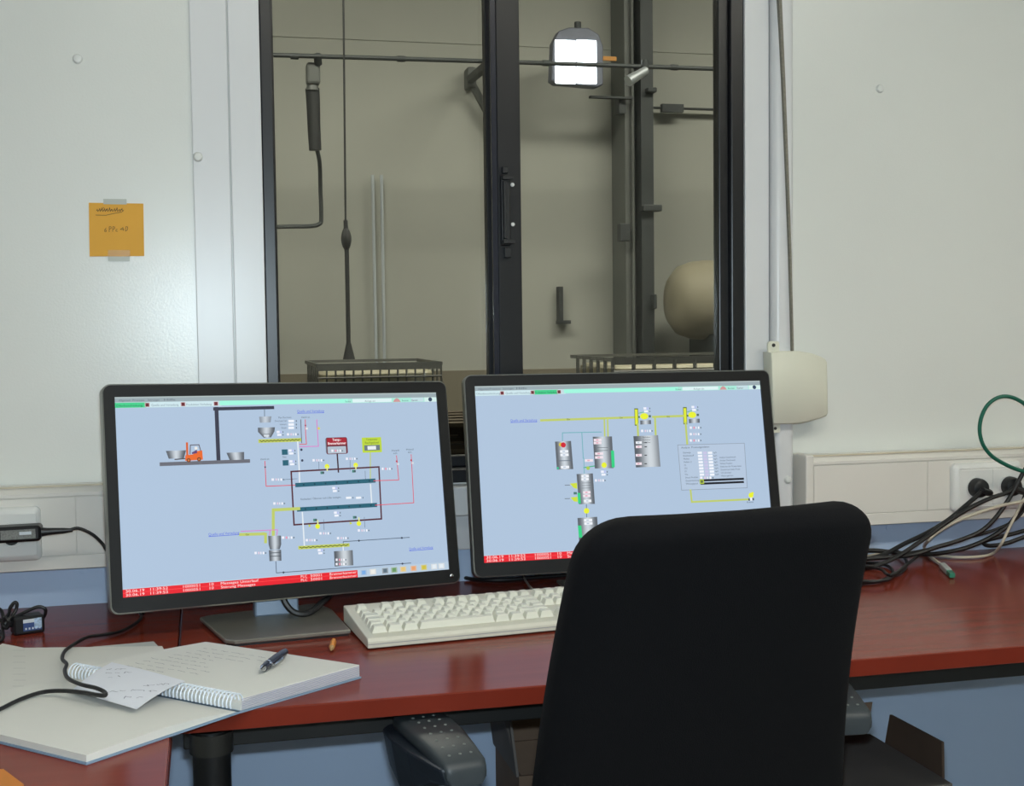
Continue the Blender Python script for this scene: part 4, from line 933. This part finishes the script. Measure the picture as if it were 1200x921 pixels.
cable([atZ(985, 663, .7445), atZ(1015, 660, .7445), atZ(1035, 661, .7445), atZ(1046, 668, .7445), atZ(1044, 677, .7495), atZ(1030, 681, .7505), atZ(1008, 681, .7495), atZ(985, 680, .748)], .003, CORD, 'thin black cable in the small coil beside the chair back', G)
cable([atZ(985, 668, .747), atZ(1012, 664, .7475), atZ(1032, 667, .750), atZ(1043, 674, .755), atZ(1060, 664, .7545), atZ(1078, 650, .755), atZ(1100, 640, .758)], .003, CORD, 'thin black cable crossing the small coil towards the wall', G)

# ================================================================== CHAIR
CY = radians(2.6)
CO = V((.558, -.52, 0))
chair = tag(empty('office_chair', tuple(CO), CY), 'black upholstered swivel chair with grey armrests pushed up to the desk', 'chair')
MCH = WM[chair]
# backrest: rounded cushion leaning back (top towards the viewer), local x right, y forward
def back_ring(t):          # t 0 bottom .. 1 top
    z = .54 + .455 * t
    y = -.255 - .165 * t + .02 * sin(pi * t)
    w = .216 - .036 * t
    return z, y, w
outline = rrect(-.5, 0, .5, 1, .02, 2)
mb = MB(); lv = []
ts = sorted(set([i / 20 for i in range(21)] + [1 - .004, 1 - .01, 1 - .018, 1 - .028, 1 - .04, 1 - .06, 1 - .08, 1 - .1, 1 - .125, .004, .012, .03, .07]))
for t in ts:
    z, y, wd = back_ring(t)
    h_top = (1 - t) * .455; rr = .052
    if h_top < rr: wd = wd - rr + sqrt(max(0, rr * rr - (rr - h_top) ** 2))
    h_bot = t * .455
    if h_bot < .05: wd = wd - .05 + sqrt(max(0, .05 ** 2 - (.05 - h_bot) ** 2))
    q = 1 - min(1, h_top / .03); q2 = 1 - min(1, h_bot / .03)
    th = .034 * max(.1, sqrt(max(0, 1 - q * q))) * max(.1, sqrt(max(0, 1 - q2 * q2)))
    ring = []
    n = 40
    for k in range(n):
        a = 2 * pi * k / n; ca, sa2 = cos(a), sin(a)
        ex = abs(ca) ** .32 * (1 if ca > 0 else -1); ey = abs(sa2) ** .6 * (1 if sa2 > 0 else -1)
        ring.append(V((ex * wd + .017 * max(0, .85 - t), y + ey * th + .016 * ex * ex, z + .002 * ex)))
    lv.append(ring)
mb.rings(lv).build('backrest', FABRIC, chair, world=False, smooth=True, ang=70)
MB().tube([(0, -.235, .60), (0, -.27, .52), (0, -.22, .40), (0, -.08, .375)], .028, 10, 6).build('back_bracket', BLACKP, chair, world=False, smooth=True)
mb = MB(); lv = []
for e, z in ((.03, .385), (.008, .392), (0, .405), (.004, .42), (.02, .43), (.06, .434)):
    lv.append([V((u, v, z)) for u, v in rrect(-.225 + e, -.20 + e, .225 - e, .26 - e, .07, 5)])
mb.rings(lv).build('seat', FABRIC, chair, world=False, smooth=True, ang=60)
# armrests
for sx in (-1, 1):
    a = MB(); R = []
    cx, ay = (-.286, -.262) if sx < 0 else (.248, -.238)
    MS = Matrix.Translation((cx, ay, .031)) @ Matrix.Rotation(-sx * radians(9), 4, 'Z')   # arms splay outwards to the front
    prof = [(-.018, .652, .021), (-.016, .657, .0255), (-.008, .663, .0275), (.03, .670, .030), (.07, .675, .033), (.11, .677, .034), (.15, .675, .031), (.178, .668, .022), (.185, .660, .010)]
    for y, zt_, hw2 in prof:
        th = .020
        ring = []
        for k in range(20):
            an = 2 * pi * k / 20; ca, sa2 = cos(an), sin(an)
            ring.append(MS @ V((hw2 * abs(ca) ** .35 * (1 if ca > 0 else -1), y, zt_ - th / 2 + th / 2 * abs(sa2) ** .45 * (1 if sa2 > 0 else -1))))
        R.append(ring)
    arm = a.rings(R).build('armrest', ARMM, chair, world=False, smooth=True, ang=50)
    d = MB()
    for i in range(7):
        for j in range(3):
            yy = .004 + i * .02; zz = prof[0][1]
            for (ya, za, _), (yb2, zb2, _) in zip(prof[:-1], prof[1:]):
                if ya <= yy <= yb2: zz = za + (zb2 - za) * (yy - ya) / (yb2 - ya)
            d.lathe([(.0022, -.001), (.0020, .0006), (.0006, .0012)], MS @ Matrix.Translation(((j - 1) * .014, yy, zz)), 6)
    d.build('grip_dots', mat('worn_grip_dots', (112, 116, 112), .6), arm, world=False)
    under = MB(); R = []
    for y, z0_, hw2 in ((-.012, .634, .020), (.03, .626, .026), (.07, .605, .032), (.12, .592, .034), (.165, .606, .03), (.18, .64, .016)):
        R.append([MS @ V((-hw2 - .012, y, .656)), MS @ V((hw2, y, .656)), MS @ V((hw2 * .8, y, z0_)), MS @ V((-hw2 * .8 - .008, y, z0_))])
    under.rings(R).build('arm_shell', ARMD, chair, world=False, bevel=.004)
    MB().tube([(cx + sx * .02, -.14, .645), (cx + sx * .012, -.13, .54), (cx - sx * .0, -.10, .42), (cx - sx * .05, -.06, .375), (cx - sx * .2, -.03, .372)], .016, 10, 6).build('arm_support', ARMD, chair, world=False, smooth=True)
MB().box((-.1, -.1, .355), (.1, .1, .387)).build('mechanism', BLACKP, chair, world=False, bevel=.005)
MB().lathe([(.03, .10), (.03, .26), (.018, .265), (.018, .36)], None, 16).build('gas_column', BLACKP, chair, world=False, smooth=True)
for k in range(5):
    a = radians(90 + 72 * k); d_ = V((cos(a), sin(a), 0))
    MB().tube([d_ * .02 + V((0, 0, .125)), d_ * .15 + V((0, 0, .115)), d_ * .29 + V((0, 0, .085))], lambda t: .024 - .008 * t, 8, 4).build('base_leg', BLACKP, chair, world=False, smooth=True)
    c = d_ * .29 + V((0, 0, .0285)); t_ = V((-d_.y, d_.x, 0))
    cs = MB().cyl(c - t_ * .022, c - t_ * .006, .0285).build('caster', BLACKP, chair, world=False, smooth=True)
    MB().cyl(c + t_ * .006, c + t_ * .022, .0285).build('wheel', BLACKP, cs, world=False, smooth=True)
    MB().cyl(c + V((0, 0, .02)), c + V((0, 0, .062)), .008).build('stem', CHROME, cs, world=False)

# ================================================================== CARTON UNDER THE DESK
def carton(x0, x1, y0, y1, z, label):
    b = tag(empty('carton', ((x0 + x1) / 2, (y0 + y1) / 2, 0)), label, 'box')
    mb = MB(); t = .005
    mb.box((x0, y0, 0), (x1, y0 + t, z)); mb.box((x0, y1 - t, 0), (x1, y1, z)); mb.box((x0, y0 + t, 0), (x0 + t, y1 - t, z)); mb.box((x1 - t, y0 + t, 0), (x1, y1 - t, z)); mb.box((x0 + t, y0 + t, 0), (x1 - t, y1 - t, t))
    mb.build('body', CARTON, b); return b
def flap(b, pts, nrm, mt):
    nrm = V(nrm).normalized() * .0045; P = [V(p) for p in pts]
    MB().rings([P, [p + nrm for p in P]]).build('flap', mt, b)
b = carton(.925, 1.12, -.52, -.26, .475, 'brown cardboard carton with a raised flap under the desk right of the chair')
flap(b, [(1.12, -.49, .475), (1.12, -.315, .475), (1.124, -.325, .531), (1.124, -.482, .534)], (1, 0, -.1), mat('dark_brown_cardboard', (84, 66, 54), .8, var=.1, vscale=14))
flap(b, [(.926, -.26, .475), (1.118, -.26, .475), (1.134, -.25, .53), (.92, -.25, .53)], (0, 1, -.2), CARTON)
flap(b, [(.926, -.52, .476), (1.119, -.52, .476), (1.115, -.275, .478), (.93, -.275, .478)], (0, 0, 1), CARTONG)
b = carton(.50, .70, -.20, -.02, .44, 'cardboard carton with an open grey flap under the desk left of the chair')
flap(b, [(.50, -.20, .44), (.50, -.02, .44), (.478, -.03, .60), (.472, -.12, .60), (.492, -.17, .56)], (-1, 0, -.3), CARTONG)
flap(b, [(.51, -.02, .44), (.70, -.02, .44), (.70, -.012, .61), (.515, -.012, .61)], (0, 1, -.2), CARTON)

# ================================================================== HALL OBJECTS
def H(px, py, Y): return atY(px, py, Y)
def hbox(px0, py0, px1, py1, Y, th=.05):
    a = H(px0, py0, Y); b = H(px1, py1, Y); return (min(a.x, b.x), Y - th, min(a.z, b.z)), (max(a.x, b.x), Y + th, max(a.z, b.z))
# pipe
a = H(250, 62.5, 7.6); b = H(560, 71.5, 7.6); c = H(920, 83.5, 7.6)
pp = tag(empty('hall_pipe', tuple(b)), 'dark horizontal steel pipe crossing the hall near the top of the window', 'pipe')
MB().tube([H(-120, 52, 7.6), a, b, c, H(1500, 103, 7.6)], .018, 10, 1).build('tube', HDARK, pp, smooth=True)
for px, py in ((345, 66), (470, 69), (640, 74), (790, 79)):
    q = H(px, py, 7.6); MB().cyl(q - V((.03, 0, 0)), q + V((.03, 0, 0)), .024).build('coupling', HDARK, pp, smooth=True)
# floodlight
fl_ = tag(empty('floodlight', tuple(H(675, 100, 8.3))), 'bright square LED floodlight shining behind the pipe in the hall', 'floodlight')
q = [H(*p, 8.3) for p in ((646, 94), (648, 50), (655, 36), (667, 32), (690, 32.5), (702, 40), (707, 54), (707, 99), (700, 102), (652, 98))]
MB().rings([[V((p.x, y, p.z)) for p in q] for y in (8.3, 8.42)]).build('housing', LAMPB, fl_, bevel=.01)
for x0, x1 in ((650.5, 674.5), (675.5, 699)):
    for y0, y1 in ((46.5, 73.6), (75.6, 98.5)):
        lo, hi = hbox(x0, y0, x1, y1, 8.3, .008); MB().box(lo, hi).build('led_panel', LEDM, fl_, bevel=.008)
MB().cyl(H(677, 34, 8.4), H(677, 26, 8.4), .03).build('bracket', HDARK, fl_)
MB().box(*hbox(704, 66, 722, 71.5, 8.34, .01)).build('tag', ORTAG, fl_)
MB().cyl(H(677, 60, 8.42), H(677, 60, 8.42) + V((0, .578, 0)), .03).build('arm', HDARK, fl_)
# column
cl = tag(empty('steel_column', (H(748, 300, 8.75).x, 8.75, HZ0)), 'tall grey steel column standing against the hall wall', 'column')
x0 = H(733, 250, 8.6).x; x1 = H(764, 250, 8.6).x; xm = x0 + (x1 - x0) * .42
MB().box((x0, 8.6, HZ0), (xm - .02, 8.98, HZ1)).build('flange', HSTEEL, cl)
MB().box((xm - .02, 8.72, HZ0), (xm + .03, 8.98, HZ1)).build('web', HDARK, cl)
MB().box((xm + .03, 8.55, HZ0), (x1, 8.98, HZ1)).build('flange', HDARK, cl)
xc = H(729, 100, 8.9).x
MB().cyl((xc, 8.93, H(729, 135, 8.9).z), (xc, 8.93, HZ1), .018).build('tubing', HDARK, cl, smooth=True)
xc = H(741, 100, 8.57).x
MB().cyl((xc, 8.57, HZ0), (xc, 8.57, HZ1), .014).build('tubing', HSTEEL, cl, smooth=True)
for r4 in ((757, 103, 768, 109), (752, 240, 774, 248), (725, 262, 737, 283), (764, 345, 768, 362)):
    MB().box(*hbox(*r4, 8.52, .05)).build('clamp', HDARK, cl, bevel=.01)
rl = tag(empty('wall_rail', tuple(H(715, 114, 8.6))), 'short dark rail crossing the column left of its upper part', 'rail')
MB().box(*hbox(691, 112.5, 741, 116.5, 8.5, .03)).build('bar', HDARK, rl); MB().box(*hbox(723, 116, 731, 134, 8.6, .06)).build('hanger', HDARK, rl)
rl = tag(empty('wall_rail', tuple(H(800, 127, 8.9))), 'thin dark rail on the hall wall right of the column', 'rail')
MB().box(*hbox(762, 125.5, 870, 130, 8.9, .04)).build('bar', HDARK, rl); MB().box(*hbox(775, 122, 800, 132, 8.86, .03)).build('sleeve', HDARK, rl)
sp_ = tag(empty('silver_tube', tuple(H(748, 90, 7.5))), 'short silver tube clamped slanting to the pipe in front of the column', 'tube')
MB().cyl(H(736, 95, 7.5), H(757, 82.5, 7.55), .045, .035).build('tube', mat('dull_silver', (170, 176, 178), .45, metal=.5), sp_, smooth=True)
MB().cyl(H(756, 83, 7.55), H(756, 72, 7.6), .03).build('clamp', HDARK, sp_)
# bracket in the left pane
br = tag(empty('wall_bracket', tuple(H(553, 105, 8.8))), 'grey angled wall bracket carrying the pipe beside the middle mullion', 'bracket')
MB().box(*hbox(545.5, 80, 556.5, 105, 8.9, .09)).build('wall_plate', HSTEEL, br, bevel=.02)
MB().tube([H(552, 92, 8.8), H(575, 73, 7.62)], .045, 6, 1).build('arm', HDARK, br); MB().tube([H(554, 100, 8.85), H(580, 148, 8.9)], .035, 6, 1).build('brace', HSTEEL, br)
# hanging hose
hh = tag(empty('hanging_hose', tuple(H(372, 265, 8.6))), 'black hose with grey valve hanging from the pipe in the left pane', 'hose')
MB().box(*hbox(358.5, 74, 375, 100, 7.7, .06)).build('valve_body', HSTEEL, hh, bevel=.02)
MB().cyl(H(373, 75, 7.65), H(372, 64, 7.6), .03).build('hook', HDARK, hh)
MB().cyl(H(366, 98, 7.7), H(366, 106, 7.7),   .04, .05).build('coupling', HSTEEL, hh, smooth=True)
MB().tube([H(366, 104, 7.72), H(367, 120, 7.72), H(368, 150, 7.72), H(369.5, 176, 7.72)], lambda t: .056 - .008 * t, 12, 4).build('hose', HBLACK, hh, smooth=True)
MB().tube([H(370, 170, 7.75), H(374.5, 190, 7.85), H(375.5, 220, 7.95), H(376.5, 256, 8), H(374, 262.5, 8), H(365, 265, 8), H(340, 265.5, 8), H(322, 266, 8), H(290, 268, 8)], .017, 8, 5).build('thin_pipe', HDARK, hh, smooth=True)
# suspended rod over the left container
rd = tag(empty('lance', tuple(H(408, 419, 7.0))), 'thin black lance on a cable standing on the left container', 'lance')
MB().tube([H(402, -40, 7.0), H(403, 60, 7.0), H(405, 262, 7.0)], .0075, 6, 1).build('cable', HBLACK, rd, smooth=True)
MB().tube([H(405, 258, 7.0), H(406.5, 300, 7.0), H(408.5, 408, 7.0)], .016, 8, 1).build('rod', HBLACK, rd, smooth=True)
MB().tube([H(405.4, 268, 7.0), H(405.8, 280, 7.0), H(406, 292, 7.0)], lambda t: .018 + .02 * sin(pi * t), 8, 4).build('coupling', HBLACK, rd, smooth=True)
MB().cyl(H(408.5, 402, 7.0), H(409, 421, 7.0), .018, .045, 12).build('foot', HBLACK, rd, smooth=True)
# pale tubes in place of a faint reflection in the window glass
cn = tag(empty('tubing', tuple(H(445, 445, 8.93))), 'pair of pale upright tubes imitating a reflection in the left pane', 'tubing')
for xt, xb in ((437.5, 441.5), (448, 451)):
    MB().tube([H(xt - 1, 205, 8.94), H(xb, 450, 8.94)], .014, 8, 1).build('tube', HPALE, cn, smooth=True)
lb = tag(empty('angle_bracket', tuple(H(660, 380, 8.85))), 'small dark L-shaped bracket on the hall wall in the right pane', 'bracket')
MB().box(*hbox(653.5, 336, 658.5, 379, 8.95, .05)).build('upright', HDARK, lb); MB().box(*hbox(653.5, 375.5, 667, 379.5, 8.94, .06)).build('foot', HDARK, lb)
# cream tank
tk = tag(empty('plastic_tank', tuple(H(820, 402, 8.2))), 'cream rounded plastic tank lying at the right edge of the window', 'tank')
c = H(802, 352, 8.3); rad = (H(802, 305, 8.3).z - H(802, 399, 8.3).z) / 2
Mx = Matrix.Translation(c + V((0, 0, 0))) @ Matrix.Rotation(pi / 2, 4, 'Y')
xl = H(785, 352, 8.3).x - c.x
MB().lathe([(rad * .3, xl), (rad * .62, xl + .02), (rad * .86, xl + .09), (rad * .97, xl + .2), (rad, xl + .34), (rad, xl + 1.4), (rad * .8, xl + 1.6), (rad * .2, xl + 1.7)], Mx, 32).build('shell', TANKM, tk, smooth=True, ang=60)
for dx in (.3, 1.1): MB().box((c.x + xl + dx, 8.0, HZ0), (c.x + xl + dx + .1, 8.6, c.z - rad * .85)).build('saddle', HDARK, tk)
MB().cyl(c + V((xl + .7, 0, rad * .95)), c + V((xl + .7, 0, rad * 1.12)), .1).build('lid', TANKM, tk, smooth=True)
# two IBC containers
CAGE = mat('grey_cage_steel', (98, 99, 95), .5, metal=.2, var=.1)
def ibc(name_label, x0, x1, y0, y1, zt, bars_x, bars_y, rb):
    r = tag(empty('ibc_container', ((x0 + x1) / 2, (y0 + y1) / 2, HZ0)), name_label, 'container', 'caged liquid containers in the hall')
    pal = MB()
    for k in range(3): pal.box((x0, y0 + k * (y1 - y0 - .1) / 2, HZ0), (x1, y0 + k * (y1 - y0 - .1) / 2 + .1, HZ0 + .12))
    pal.build('pallet', WOODD, r)
    e = .035
    MB().prism(rrect(x0 + e, y0 + e, x1 - e, y1 - e, .1, 5), HZ0 + .13, zt - .06, XY, .02).build('bottle', IBCM, r, smooth=True)
    MB().box((x0, y0 - .008, zt - .05), (x1, y0 + .012, zt)).build('top_rail', CAGE, r)
    MB().box((x0, y1 - .012, zt - .02), (x1, y1 + .008, zt)).build('top_rail', CAGE, r)
    for x in (x0, x1): MB().box((x - .01, y0, zt - .025), (x + .01, y1, zt)).build('top_rail', CAGE, r)
    for k in range(bars_x + 1):
        x = x0 + (x1 - x0) * k / bars_x
        MB().cyl((x, y0, HZ0 + .1), (x, y0, zt - .02), rb, n=6).build('cage_bar', CAGE, r)
    for k in range(1, bars_y):
        y = y0 + (y1 - y0) * k / bars_y
        for x in (x0, x1): MB().cyl((x, y, HZ0 + .1), (x, y, zt), rb, n=6).build('cage_bar', CAGE, r)
    for k in range(1, 5):
        z = zt - .10 - (k - 1) * .22
        if z > HZ0 + .15: MB().cyl((x0, y0 - rb, z), (x1, y0 - rb, z), rb, n=6).build('cage_bar', CAGE, r)
    c_ = V(((x0 + x1) / 2 + .15, (y0 + y1) / 2, zt - .06))
    MB().cyl(c_, c_ + V((0, 0, .03)), .09).build('lid', CAGE, r)
    return r
zt1 = H(445, 425, 6.5).z
ibc('caged white container behind the left monitor', H(372, 425, 6.5).x, H(517, 425, 6.5).x, 6.5, 7.5, zt1, 14, 6, .007)
zt2 = H(780, 418, 6.0).z
ibc('caged white container behind the right monitor', H(718, 418, 6.0).x, H(718, 418, 6.0).x + 1.2, 6.0, 7.0, zt2, 8, 6, .014)
# pallets on the hall floor seen between the monitors
px0 = H(505, 500, 5.0).x; 
for k in range(6):
    z0 = HZ0 + k * .144; r = tag(empty('wooden_pallet', (px0 + .6, 5.1, z0)), ('bottom', 'second lowest', 'third lowest', 'fourth lowest', 'fifth lowest', 'topmost')[k] + ' wooden pallet of the stack seen between the monitors', 'pallet', 'stacked pallets in the hall')
    x0_, x1_, y0_, y1_ = px0 - .15, px0 + .65, 4.6, 5.6
    for j in range(3):
        y = y0_ + j * (y1_ - y0_ - .1) / 2; MB().box((x0_, y, z0), (x1_, y + .1, z0 + .022)).build('bottom_board', WOODD, r)
        for i in range(3):
            x = x0_ + i * (x1_ - x0_ - .12) / 2; MB().box((x, y, z0 + .022), (x + .12, y + .1, z0 + .1)).build('block', WOODD, r)
    for i in range(3):
        x = x0_ + i * (x1_ - x0_ - .12) / 2; MB().box((x, y0_, z0 + .1), (x + .12, y1_, z0 + .122)).build('stringer', WOOD, r)
    for j in range(5):
        y = y0_ + j * (y1_ - y0_ - .12) / 4; MB().box((x0_, y, z0 + .122), (x1_, y + .12, z0 + .144)).build('deck_board', WOOD, r)
